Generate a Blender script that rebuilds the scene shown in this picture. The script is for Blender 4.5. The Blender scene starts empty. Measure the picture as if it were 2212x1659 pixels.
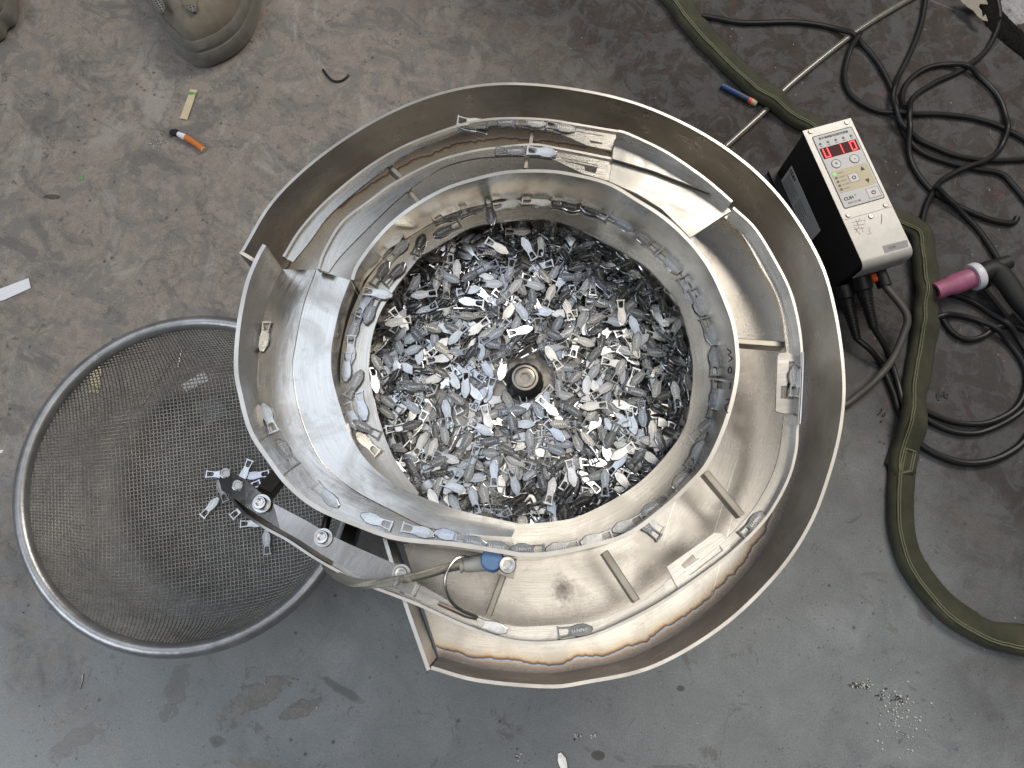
import bpy, bmesh, math, random
from mathutils import Vector, Matrix, noise
from mathutils.bvhtree import BVHTree

random.seed(11)
scene = bpy.context.scene
COL = scene.collection

# ---------------------------------------------------------------- camera, world, lights, exposure
CAM_H = 0.88                       # camera height above the floor; the point below the camera is the origin
NADIR = (1080.0, 1260.0)           # where the plumb line meets the picture (picture measured 2212 x 1659)
FOC = 1640.0
CX, CY = 1106.0, 829.5
_d = Vector((NADIR[0]-CX, -(NADIR[1]-CY), -FOC)).normalized()
_wz = -_d
_wy = (Vector((0, 1, 0)) - _wz*_wz.y).normalized()
_wx = _wy.cross(_wz)
RC = Matrix((_wx, _wy, _wz))       # camera axes -> world axes

cam_data = bpy.data.cameras.new("camera")
cam_data.sensor_fit = 'HORIZONTAL'
cam_data.sensor_width = 36.0
cam_data.lens = 36.0*FOC/2212.0
cam_data.clip_start = 0.02
cam_data.clip_end = 50.0
cam = bpy.data.objects.new("camera", cam_data)
COL.objects.link(cam)
cam.matrix_world = Matrix.Translation((0, 0, CAM_H)) @ RC.to_4x4()
scene.camera = cam

world = bpy.data.worlds.new("World")
scene.world = world
world.use_nodes = True
_bg = world.node_tree.nodes["Background"]
_bg.inputs[0].default_value = (0.80, 0.86, 1.0, 1)
_bg.inputs[1].default_value = 0.075

def area_lamp(name, loc, target, sx, sy, power, color, spread=180):
    l = bpy.data.lights.new(name, 'AREA')
    l.shape = 'RECTANGLE'; l.size = sx; l.size_y = sy
    l.energy = power; l.color = color; l.spread = math.radians(spread)
    o = bpy.data.objects.new(name, l)
    COL.objects.link(o)
    o.location = loc
    o.rotation_euler = (Vector(target)-Vector(loc)).to_track_quat('-Z', 'Y').to_euler()
    return o
area_lamp("ceiling_lamp_warm", (1.40, 1.80, 2.35), (0.0, 0.15, 0.2), 1.4, 1.0, 60, (1.0, 0.925, 0.82))
area_lamp("ceiling_lamp_neutral", (0.50, -0.25, 2.7), (0.2, 0.1, 0.2), 1.7, 1.0, 14, (1.0, 0.95, 0.87))
area_lamp("roof_light_cool", (-0.95, 0.80, 2.5), (-0.3, 0.2, 0.2), 1.3, 1.6, 13, (0.82, 0.895, 1.0))
area_lamp("window_light_cool", (-2.1, -0.95, 2.1), (-0.3, -0.2, 0.0), 1.6, 1.3, 36, (0.84, 0.91, 1.0))

scene.render.engine = 'CYCLES'
scene.cycles.use_denoising = True
scene.cycles.max_bounces = 7
scene.cycles.caustics_reflective = False
scene.cycles.caustics_refractive = False
scene.view_settings.view_transform = 'Standard'
scene.view_settings.look = 'None'
scene.view_settings.exposure = -0.05
scene.view_settings.gamma = 1.0

# ---------------------------------------------------------------- measuring helpers
def ray(x, y):
    return (RC @ Vector((x-CX, -(y-CY), -FOC))).normalized()
def P(x, y, z=0.0):
    """world point at height z seen at picture position (x, y)"""
    v = ray(x, y)
    t = (z-CAM_H)/v.z
    return Vector((v.x*t, v.y*t, z))
ZR = {1: (438.9, 137.2, .2976), 2: (932.7, 192.0, .2976), 3: (1261.8, 192.0, .2976), 4: (466.3, 493.7, .2976),
      5: (411.5, 932.6, .2976), 6: (822.9, 1042.3, .2976), 7: (1261.8, 658.3, .2976), 8: (1261.8, 1042.3, .2976),
      9: (1591.0, 219.4, .2645), 'A': (1426.4, 0.0, .3551), 'B': (1755.5, 493.7, .3307), 'C': (1810.4, 932.6, .3308),
      'S': (0.0, 0.0, .2976), 'M': (0.0, 631.0, .4962), 'K': (384.0, 877.8, .1984), 'Q': (932.7, 658.3, .1984),
      'T': (1920.0, 0.0, .1323), 'F': (1097.0, 1426.4, .1402), 'W': (658.3, 1069.8, .1984), 'D': (0.0, 0.0, 1.0)}
def Z(k, *pts):
    ox, oy, s = ZR[k]
    return [(ox+s*x, oy+s*y) for x, y in pts]

def lerp(a, b, t): return a+(b-a)*t
def curve(pts, n, closed=False):
    """Catmull-Rom through pts (tuples or Vectors of any size), resampled to n points evenly along its length"""
    pts = [Vector(p) for p in pts]
    m = len(pts); raw = []
    segs = m if closed else m-1
    for i in range(segs):
        p1, p2 = pts[i % m], pts[(i+1) % m]
        p0 = pts[(i-1) % m] if closed or i > 0 else p1*2-p2
        p3 = pts[(i+2) % m] if closed or i+2 < m else p2*2-p1
        for k in range(12):
            t = k/12.0
            raw.append(0.5*((2*p1)+(p2-p0)*t+(2*p0-5*p1+4*p2-p3)*t*t+(3*p1-p0-3*p2+p3)*t**3))
    raw.append(pts[0].copy() if closed else pts[-1].copy())
    L = [0.0]
    for a, b in zip(raw, raw[1:]): L.append(L[-1]+(b-a).length)
    out = []; j = 0
    cnt = n if closed else n-1
    for i in range(n):
        s = L[-1]*i/cnt
        while j < len(L)-2 and L[j+1] < s: j += 1
        d = L[j+1]-L[j]
        out.append(raw[j].lerp(raw[j+1], (s-L[j])/d if d > 1e-12 else 0))
    return out
def trace(pts, zs, n):
    """smooth picture polyline -> n world points, heights zs spread along it"""
    c = curve([(x, y, 0) for x, y in pts], n)
    out = []
    for i, p in enumerate(c):
        t = i/(n-1)*(len(zs)-1); k = min(int(t), len(zs)-2) if len(zs) > 1 else 0
        z = zs[0] if len(zs) == 1 else lerp(zs[k], zs[k+1], t-k)
        out.append(P(p.x, p.y, z))
    return out
def resample(pts, n): return curve(pts, n)

# ---------------------------------------------------------------- object helpers
def tag(o, label=None, cat=None, group=None, kind=None):
    if label: o["label"] = label
    if cat: o["category"] = cat
    if group: o["group"] = group
    if kind: o["kind"] = kind
    return o
def empty(name, loc, label, cat, group=None):
    o = bpy.data.objects.new(name, None); COL.objects.link(o)
    o.location = loc; o.empty_display_size = 0.02
    return tag(o, label, cat, group)
def root_of(o): return o.parent if o.parent else o
def attach(o, parent):
    if parent is None: return
    o.parent = parent
    if parent.type == 'EMPTY':               # meshes hold world coordinates, so only the base Empty has an offset
        o.matrix_parent_inverse = Matrix.Translation(-parent.location)
def link(name, me, mat, parent=None):
    o = bpy.data.objects.new(name, me); COL.objects.link(o)
    if mat is not None:
        for m in (mat if isinstance(mat, (list, tuple)) else [mat]): me.materials.append(m)
    attach(o, parent)
    return o
def mesh_from(name, verts, faces, mat, parent=None, uvs=None, smooth=False, mats=None, recalc=True):
    me = bpy.data.meshes.new(name)
    me.from_pydata([tuple(v) for v in verts], [], faces)
    if uvs is not None:
        ul = me.uv_layers.new(name="UVMap")
        for lp in me.loops: ul.data[lp.index].uv = uvs[lp.vertex_index]
    if mats:
        for p, mi in zip(me.polygons, mats): p.material_index = mi
    if recalc:
        bm = bmesh.new(); bm.from_mesh(me)
        bmesh.ops.recalc_face_normals(bm, faces=bm.faces)
        bm.to_mesh(me); bm.free()
    if smooth: soften(me)
    return link(name, me, mat, parent)
def soften(me, angle=0.6):
    for p in me.polygons: p.use_smooth = True
    bm = bmesh.new(); bm.from_mesh(me)
    for e in bm.edges:
        if len(e.link_faces) == 2 and e.calc_face_angle(0) > angle: e.smooth = False
    bm.to_mesh(me); bm.free()

def ribbon(name, A, B, mat, parent, thick=.0016, up=Vector((0, 0, 1)), m=2, bulge=0.0, rim_mat=None, fixed=None):
    """solid sheet between two lines of points; u runs along A, v across from A, both in metres. thickness goes against `up`."""
    n = len(A)
    V = []; U = []; N = []
    s = 0.0
    for i in range(n):
        if i: s += (A[i]-A[i-1]).length
        w = (B[i]-A[i]).length
        t = (A[min(i+1, n-1)]-A[max(i-1, 0)])
        nn = t.cross(B[i]-A[i]).normalized()
        if fixed is not None:
            f = fixed[i] if isinstance(fixed, list) else fixed
            nn = f.normalized()
        elif nn.dot(up) < 0: nn = -nn
        for k in range(m+1):
            q = k/m
            V.append(A[i].lerp(B[i], q)+nn*(bulge*4*q*(1-q))); U.append((s, w*q)); N.append(nn)
    c = m+1; base = n*c
    VV = V+[v-nn*thick for v, nn in zip(V, N)]
    F = []; M = []
    for i in range(n-1):
        for k in range(m):
            a, b, d, e = i*c+k, i*c+k+1, (i+1)*c+k+1, (i+1)*c+k
            F.append((a, b, d, e)); M.append(0)
            F.append((base+a, base+e, base+d, base+b)); M.append(0)
        a, e = i*c, (i+1)*c
        F.append((a, e, base+e, base+a)); M.append(1 if rim_mat else 0)
        a, e = i*c+m, (i+1)*c+m
        F.append((a, base+a, base+e, e)); M.append(0)
    for k in range(m):
        F.append((k, base+k, base+k+1, k+1)); M.append(0)
        a = (n-1)*c+k
        F.append((a, a+1, base+a+1, base+a)); M.append(0)
    return mesh_from(name, VV, F, [mat, rim_mat] if rim_mat else mat, parent, U+U, smooth=True, mats=M)
def wall(name, rim, zfoot, mat, parent, thick=.0025, rim_mat=None, center=None, inward=False):
    """upright sheet hanging from the line `rim`; zfoot: number or list. thickness away from center (the rim line is the inner edge)"""
    n = len(rim)
    B = [Vector((p.x, p.y, zfoot if not isinstance(zfoot, list) else lerp(zfoot[0], zfoot[-1], i/(n-1)))) for i, p in enumerate(rim)]
    fx = []
    for i, p in enumerate(rim):
        t = rim[min(i+1, n-1)]-rim[max(i-1, 0)]
        nn = Vector((t.y, -t.x, 0)).normalized()
        if nn.dot(center-p) < 0: nn = -nn
        fx.append(nn)
    return ribbon(name, rim, B, mat, parent, thick, fixed=fx, rim_mat=rim_mat)
def offset_line(pts, d, center):
    out = []; n = len(pts)
    for i, p in enumerate(pts):
        t = pts[min(i+1, n-1)]-pts[max(i-1, 0)]
        nn = Vector((t.y, -t.x, 0)).normalized()
        if nn.dot(center-p) < 0: nn = -nn
        out.append(p+nn*d)
    return out
def plate(name, outer, holes, thick, mat, parent, uvdir=None, smooth=False):
    """flat-ish plate from world points (outer ring, hole rings), thickness downwards"""
    bm = bmesh.new(); edges = []
    for ring in [outer]+list(holes):
        vs = [bm.verts.new(p) for p in ring]
        for i in range(len(vs)): edges.append(bm.edges.new((vs[i], vs[(i+1) % len(vs)])))
    r = bmesh.ops.triangle_fill(bm, use_beauty=True, use_dissolve=False, edges=edges)
    fs = [g for g in r['geom'] if isinstance(g, bmesh.types.BMFace)]
    for f in fs:
        if f.normal.z < 0: f.normal_flip()
    ex = bmesh.ops.extrude_face_region(bm, geom=bm.faces[:])
    for g in ex['geom']:
        if isinstance(g, bmesh.types.BMVert): g.co.z += 1e-9
    # the extruded copy is the top: push the original down
    top = set(g for g in ex['geom'] if isinstance(g, bmesh.types.BMVert))
    for v in bm.verts:
        if v not in top: v.co.z -= thick
    bmesh.ops.recalc_face_normals(bm, faces=bm.faces)
    me = bpy.data.meshes.new(name)
    ul = bm.loops.layers.uv.new("UVMap")
    ud = (uvdir or (outer[1]-outer[0])).normalized(); vd = Vector((-ud.y, ud.x, 0))
    for f in bm.faces:
        for l in f.loops: l[ul].uv = (l.vert.co.dot(ud), l.vert.co.dot(vd)+l.vert.co.z)
    bm.to_mesh(me); bm.free()
    return link(name, me, mat, parent)
def frames(pts):
    n = len(pts); out = []
    up = Vector((0, 0, 1))
    prev = None
    for i in range(n):
        t = (pts[min(i+1, n-1)]-pts[max(i-1, 0)]).normalized()
        if prev is None:
            a = up if abs(t.z) < .9 else Vector((1, 0, 0))
            nn = (a-t*a.dot(t)).normalized()
        else:
            nn = (prev-t*prev.dot(t)).normalized()
        prev = nn
        out.append((t, nn, t.cross(nn)))
    return out
def tube(name, pts, r, mat, parent=None, sides=10, caps=True, radii=None, twist=0.0):
    n = len(pts); V = []; U = []; F = []; s = 0
    for i, (t, a, b) in enumerate(frames(pts)):
        if i: s += (pts[i]-pts[i-1]).length
        rr = radii[i] if radii else r
        for k in range(sides):
            q = 2*math.pi*k/sides+twist*s
            V.append(pts[i]+a*(rr*math.cos(q))+b*(rr*math.sin(q))); U.append((s, k/sides*2*math.pi*r))
    for i in range(n-1):
        for k in range(sides):
            F.append((i*sides+k, i*sides+(k+1) % sides, (i+1)*sides+(k+1) % sides, (i+1)*sides+k))
    if caps:
        F.append(tuple(reversed(range(sides)))); F.append(tuple((n-1)*sides+k for k in range(sides)))
    return mesh_from(name, V, F, mat, parent, U, smooth=True)
def lathe(name, prof, mat, parent=None, origin=Vector((0, 0, 0)), axis=Vector((0, 0, 1)), sides=32, ripple=None):
    """prof: (radius, height) list along axis from origin; closed at both ends when radius is 0"""
    axis = axis.normalized()
    a = Vector((1, 0, 0)) if abs(axis.x) < .9 else Vector((0, 1, 0))
    a = (a-axis*a.dot(axis)).normalized(); b = axis.cross(a)
    V = []; F = []; U = []
    for r, h in prof:
        for k in range(sides):
            q = 2*math.pi*k/sides
            rr = r*(ripple(q, h) if ripple else 1)
            V.append(origin+axis*h+a*(rr*math.cos(q))+b*(rr*math.sin(q))); U.append((q*r, h))
    n = len(prof)
    for i in range(n-1):
        for k in range(sides):
            F.append((i*sides+k, i*sides+(k+1) % sides, (i+1)*sides+(k+1) % sides, (i+1)*sides+k))
    F.append(tuple(reversed(range(sides)))); F.append(tuple((n-1)*sides+k for k in range(sides)))
    return mesh_from(name, V, F, mat, parent, U, smooth=True)
def bar(name, a, b, w, h, mat, parent, bevel=.0006):
    """rectangular bar whose top centre line runs a -> b"""
    t = (b-a).normalized(); sd = Vector((0, 0, 1)).cross(t).normalized(); up = t.cross(sd)
    bv = min(bevel, w*.2, h*.2)
    sec = [(-w/2+bv, 0), (w/2-bv, 0), (w/2, -bv), (w/2, -h), (-w/2, -h), (-w/2, -bv)]
    V = []; U = []
    L = (b-a).length
    for p, s in ((a, 0), (b, L)):
        for x, z in sec: V.append(p+sd*x+up*z); U.append((s, x+z))
    F = [tuple(reversed(range(6))), tuple(range(6, 12))]+[(i, (i+1) % 6, 6+(i+1) % 6, 6+i) for i in range(6)]
    return mesh_from(name, V, F, mat, parent, U)
def text_mesh(name, body, size, loc, xdir, mat, parent, ext=.0002, align='CENTER', normal=Vector((0, 0, 1)), sx=1.0):
    cu = bpy.data.curves.new(name, 'FONT'); cu.body = body; cu.size = size; cu.extrude = ext
    cu.align_x = align; cu.align_y = 'CENTER'; cu.resolution_u = 2; cu.offset = size*(.03 if body.isascii() else .008)
    t = bpy.data.objects.new(name, cu)
    COL.objects.link(t)
    dg = bpy.context.evaluated_depsgraph_get()
    me = bpy.data.meshes.new_from_object(t.evaluated_get(dg))
    COL.objects.unlink(t); bpy.data.objects.remove(t)
    x = xdir.normalized(); n = normal.normalized(); y = n.cross(x)
    M = Matrix((x*sx, y, n)).transposed().to_4x4(); M.translation = loc
    me.transform(M)
    me.materials.clear()
    return link(name, me, mat, parent)

# ---------------------------------------------------------------- materials
MATS = {}
def new_mat(name):
    m = bpy.data.materials.new(name); m.use_nodes = True
    nt = m.node_tree; b = nt.nodes["Principled BSDF"]
    MATS[name] = m
    return m, nt, b
def node(nt, typ, **kw):
    n = nt.nodes.new(typ)
    for k, v in kw.items(): setattr(n, k, v)
    return n
def ramp(nt, fac, stops, interp='LINEAR'):
    r = nt.nodes.new('ShaderNodeValToRGB'); r.color_ramp.interpolation = interp
    e = r.color_ramp.elements
    while len(e) < len(stops): e.new(.5)
    for el, (p, c) in zip(e, stops):
        el.position = p
        el.color = (c, c, c, 1) if isinstance(c, (int, float)) else (*c, 1)
    nt.links.new(fac, r.inputs[0])
    return r.outputs[0]
def mixc(nt, fac, a, b, mode='MIX'):
    m = nt.nodes.new('ShaderNodeMix'); m.data_type = 'RGBA'; m.blend_type = mode
    for s, v in ((m.inputs[0], fac), (m.inputs[6], a), (m.inputs[7], b)):
        if hasattr(v, 'is_linked') or hasattr(v, 'links'): nt.links.new(v, s)
        elif isinstance(v, (int, float)): s.default_value = v if s == m.inputs[0] else (v, v, v, 1)
        else: s.default_value = (*v, 1)
    return m.outputs[2]
def math_n(nt, op, a, b=None, c=None, clamp=False):
    m = nt.nodes.new('ShaderNodeMath'); m.operation = op; m.use_clamp = clamp
    for s, v in zip(m.inputs, (a, b, c)):
        if v is None: continue
        if isinstance(v, (int, float)): s.default_value = v
        else: nt.links.new(v, s)
    return m.outputs[0]
def noise_n(nt, vec, scale, detail=4, rough=.55, dist=0.0, dims='3D'):
    n = nt.nodes.new('ShaderNodeTexNoise'); n.noise_dimensions = dims
    n.inputs['Scale'].default_value = scale; n.inputs['Detail'].default_value = detail
    n.inputs['Roughness'].default_value = rough; n.inputs['Distortion'].default_value = dist
    if vec is not None: nt.links.new(vec, n.inputs['Vector'])
    return n.outputs[0]
def mapping(nt, vec, scale=(1, 1, 1), loc=(0, 0, 0), rot=(0, 0, 0)):
    m = nt.nodes.new('ShaderNodeMapping')
    m.inputs['Scale'].default_value = scale; m.inputs['Location'].default_value = loc; m.inputs['Rotation'].default_value = rot
    nt.links.new(vec, m.inputs['Vector'])
    return m.outputs[0]
def streaks(nt, vec, rot, scale):
    """turn first, then stretch: streaks run along the turned x axis"""
    return mapping(nt, mapping(nt, vec, rot=(0, 0, rot)), scale)
def coords(nt, which='Object'):
    c = nt.nodes.new('ShaderNodeTexCoord')
    return c.outputs[which]
def bump_n(nt, h, strength, dist=.001, prev=None):
    b = nt.nodes.new('ShaderNodeBump'); b.inputs['Strength'].default_value = strength; b.inputs['Distance'].default_value = dist
    nt.links.new(h, b.inputs['Height'])
    if prev is not None: nt.links.new(prev, b.inputs['Normal'])
    return b.outputs[0]

def steel(name, col=(.60, .56, .50), rough=.30, brush=1.0, stain=.35, polish=0.0, stain_col=(.30, .24, .18), rust=0.0, tint=None, aniso=.0):
    """brushed stainless sheet; brushing runs along u"""
    m, nt, b = new_mat(name)
    uv = coords(nt, 'UV'); ob = coords(nt)
    g = noise_n(nt, mapping(nt, uv, (18, 1500, 1)), 1.0, 3, .7)
    g2 = noise_n(nt, mapping(nt, uv, (60, 5200, 1)), 1.0, 2, .6)
    big = noise_n(nt, ob, 26, 5, .6, .6)
    med = noise_n(nt, ob, 95, 5, .65, .3)
    c = mixc(nt, ramp(nt, g, [(.30, 0.0), (.72, 1.0)]), tuple(v*(1-.22*brush) for v in col), tuple(min(1, v*(1+.12*brush)) for v in col))
    st = ramp(nt, big, [(.44, 0.0), (.66, 1.0)])
    c = mixc(nt, math_n(nt, 'MULTIPLY', st, stain), c, stain_col, 'MIX')
    sp = ramp(nt, med, [(.60, 0.0), (.70, 1.0)])
    c = mixc(nt, math_n(nt, 'MULTIPLY', sp, stain*.5), c, tuple(v*.6 for v in stain_col))
    if rust:
        rn = noise_n(nt, ob, 34, 4, .55)
        c = mixc(nt, math_n(nt, 'MULTIPLY', ramp(nt, rn, [(.58, 0.0), (.70, 1.0)]), rust), c, (.22, .11, .04))
    if tint:
        c = tint(nt, c, uv, ob)
    nt.links.new(c, b.inputs['Base Color'])
    b.inputs['Metallic'].default_value = 1.0
    r = math_n(nt, 'ADD', math_n(nt, 'MULTIPLY', big, .22), rough-.11)
    r = math_n(nt, 'ADD', r, math_n(nt, 'MULTIPLY', g2, .10*brush), clamp=True)
    nt.links.new(r, b.inputs['Roughness'])
    if aniso: b.inputs['Anisotropic'].default_value = aniso
    h = math_n(nt, 'ADD', math_n(nt, 'MULTIPLY', g, .7), math_n(nt, 'MULTIPLY', g2, .4))
    nm = bump_n(nt, h, .10*brush, .0006)
    if polish:
        sw = noise_n(nt, mapping(nt, uv, (8, 30, 1)), 1.0, 3, .45, .6)
        nm = bump_n(nt, sw, polish, .004, nm)
    nt.links.new(nm, b.inputs['Normal'])
    return m
def spot(nt, vec, cx, cy, rx, ry, rot=0.0, edge=.25, wob=.5, wscale=40):
    """mask of one irregular patch: ellipse around (cx, cy) with a ragged outline"""
    mp = nt.nodes.new('ShaderNodeMapping'); mp.vector_type = 'TEXTURE'
    mp.inputs['Location'].default_value = (cx, cy, 0); mp.inputs['Rotation'].default_value = (0, 0, rot)
    mp.inputs['Scale'].default_value = (rx, ry, 1)
    nt.links.new(vec, mp.inputs['Vector'])
    ln = nt.nodes.new('ShaderNodeVectorMath'); ln.operation = 'LENGTH'; nt.links.new(mp.outputs[0], ln.inputs[0])
    n = noise_n(nt, vec, wscale, 5, .6, .3)
    d = math_n(nt, 'ADD', ln.outputs['Value'], math_n(nt, 'MULTIPLY', math_n(nt, 'SUBTRACT', n, .5), wob*2.4))
    return ramp(nt, d, [(max(0, 1-edge), 1.0), (1.0, 0.0)])
def heat(nt, c, uv, ob):
    """weld heat-tint bands that follow the seam (v = 0), uneven along it"""
    sx = nt.nodes.new('ShaderNodeSeparateXYZ'); nt.links.new(uv, sx.inputs[0])
    w1 = noise_n(nt, mapping(nt, uv, (26, 4, 1)), 1.0, 3, .6)
    w2 = noise_n(nt, mapping(nt, uv, (150, 30, 1)), 1.0, 2, .5)
    d = math_n(nt, 'SUBTRACT', sx.outputs[1], math_n(nt, 'MULTIPLY', math_n(nt, 'SUBTRACT', w1, .42), .015))
    d = math_n(nt, 'SUBTRACT', d, math_n(nt, 'MULTIPLY', math_n(nt, 'SUBTRACT', w2, .5), .0032))
    d = math_n(nt, 'MULTIPLY', d, 1/.026, clamp=True)
    col = ramp(nt, d, [(0, (.36, .31, .28)), (.14, (.46, .37, .32)), (.20, (.58, .45, .33)), (.235, (.50, .56, .57)),
                       (.265, (.13, .17, .28)), (.285, (.10, .06, .07)), (.32, (.38, .22, .09)), (.40, (.58, .45, .29)), (.70, (.58, .545, .49))])
    msk = ramp(nt, d, [(0, .75), (.30, .95), (.42, .50), (.9, 0.0)])
    c = mixc(nt, msk, c, col)
    # weld soot, straight scratches and scuffed dirt on the base sheet
    def at(x, y): p = P(x, y, .19); return p.x, p.y
    for (x, y, rx, ry, amt) in ((1214, 1272, 26, 34, .8), (1232, 1288, 40, 44, .35), (1560, 1090, 40, 12, .35), (1345, 1205, 40, 22, .3), (1490, 1240, 60, 20, .3)):
        q = at(x, y)
        s = spot(nt, ob, q[0], q[1], rx*.00043, ry*.00043, .3, .95, .55, 260)
        c = mixc(nt, math_n(nt, 'MULTIPLY', s, amt), c, (.07, .06, .05))
    for rot, sc_, th in ((1.95, (3, 260, 1), .72), (1.90, (2, 420, 1), .73), (1.2, (6, 300, 1), .75)):
        s = noise_n(nt, streaks(nt, ob, rot, sc_), 1.0, 2, .5, .1)
        c = mixc(nt, math_n(nt, 'MULTIPLY', ramp(nt, s, [(th, 0.0), (th+.03, 1.0)]), .6), c, (.80, .79, .76))
    dk = noise_n(nt, streaks(nt, ob, -.5, (60, 210, 1)), 1.0, 5, .75, .6)
    c = mixc(nt, math_n(nt, 'MULTIPLY', ramp(nt, dk, [(.62, 0.0), (.70, 1.0)]), .45), c, (.16, .14, .12))
    return c
M_TRAY = steel('steel_tray', (.56, .53, .485), .23, .7, .28, tint=heat, stain_col=(.30, .27, .23))
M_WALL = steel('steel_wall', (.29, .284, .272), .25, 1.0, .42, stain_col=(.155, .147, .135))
M_BOWL = steel('steel_bowl', (.51, .485, .44), .17, 1.0, .36, rust=.55, stain_col=(.24, .215, .18))
M_LEDGE = steel('steel_ledge', (.57, .54, .49), .22, 1.2, .25, stain_col=(.30, .27, .23))
M_SHELF = steel('steel_shelf', (.55, .54, .52), .19, .8, .55, polish=.20, stain_col=(.27, .25, .225))
M_PLATE = steel('steel_plate', (.46, .452, .435), .29, .8, .50, polish=.20, stain_col=(.23, .22, .20))
M_RAIL = steel('steel_rail', (.55, .53, .495), .20, 1.3, .30, stain_col=(.27, .25, .22))
M_EDGE = steel('steel_cut_edge', (.62, .60, .565), .36, .9, .25, stain_col=(.38, .35, .31))
M_BAR = steel('steel_bar', (.42, .39, .34), .38, 1.0, .4, stain_col=(.20, .17, .13))
M_DARKBAR = steel('steel_dark_bar', (.12, .11, .10), .36, .8, .4)
M_SCREW = steel('steel_screw', (.60, .595, .59), .27, .2, .15)
M_COVER = steel('steel_cover', (.36, .352, .34), .20, .9, .34, polish=.22, stain_col=(.24, .225, .21))
M_BASIN = steel('steel_basin', (.40, .37, .33), .32, .8, .4)

def simple(name, col, rough=.5, metal=0.0, var=.12, scale=60, bump=0.0, bscale=400, spec=.5, coat=0.0):
    m, nt, b = new_mat(name)
    ob = coords(nt)
    n = noise_n(nt, ob, scale, 5, .6)
    c = mixc(nt, ramp(nt, n, [(.3, 0.0), (.7, 1.0)]), tuple(v*(1-var) for v in col), tuple(min(1, v*(1+var)) for v in col))
    nt.links.new(c, b.inputs['Base Color'])
    b.inputs['Roughness'].default_value = rough; b.inputs['Metallic'].default_value = metal
    b.inputs['Specular IOR Level'].default_value = spec
    b.inputs['Coat Weight'].default_value = coat
    if bump:
        nt.links.new(bump_n(nt, noise_n(nt, ob, bscale, 3, .6), bump, .001), b.inputs['Normal'])
    return m
def glass_like(name, col, rough=.1, trans=.85, ior=1.4):
    m, nt, b = new_mat(name)
    b.inputs['Base Color'].default_value = (*col, 1); b.inputs['Roughness'].default_value = rough
    b.inputs['Transmission Weight'].default_value = trans; b.inputs['IOR'].default_value = ior
    return m
def emit(name, col, s):
    m, nt, b = new_mat(name)
    b.inputs['Base Color'].default_value = (*[c*.3 for c in col], 1)
    b.inputs['Emission Color'].default_value = (*col, 1); b.inputs['Emission Strength'].default_value = s
    return m

def zinc():
    m, nt, b = new_mat('zinc_plated')
    ob = coords(nt)
    oi = nt.nodes.new('ShaderNodeObjectInfo'); ge = nt.nodes.new('ShaderNodeNewGeometry')
    at = nt.nodes.new('ShaderNodeAttribute'); at.attribute_name = 'tone'
    rnd = math_n(nt, 'FRACT', math_n(nt, 'ADD', oi.outputs['Random'], at.outputs['Fac']))
    c = ramp(nt, rnd, [(0, (.36, .375, .39)), (.35, (.54, .55, .56)), (.6, (.50, .495, .475)), (.85, (.44, .46, .52)), (1, (.62, .615, .59))])
    n = noise_n(nt, ob, 150, 3, .5)
    c = mixc(nt, ramp(nt, n, [(.48, 0.0), (.75, .30)]), c, (.25, .245, .24))
    nt.links.new(c, b.inputs['Base Color'])
    b.inputs['Metallic'].default_value = 1.0
    r = math_n(nt, 'ADD', .15, math_n(nt, 'MULTIPLY', n, .20))
    nt.links.new(r, b.inputs['Roughness'])
    return m
M_ZINC = zinc()
M_LETTER = simple('zinc_lettering', (.80, .80, .79), .40, .85, .05)

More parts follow.
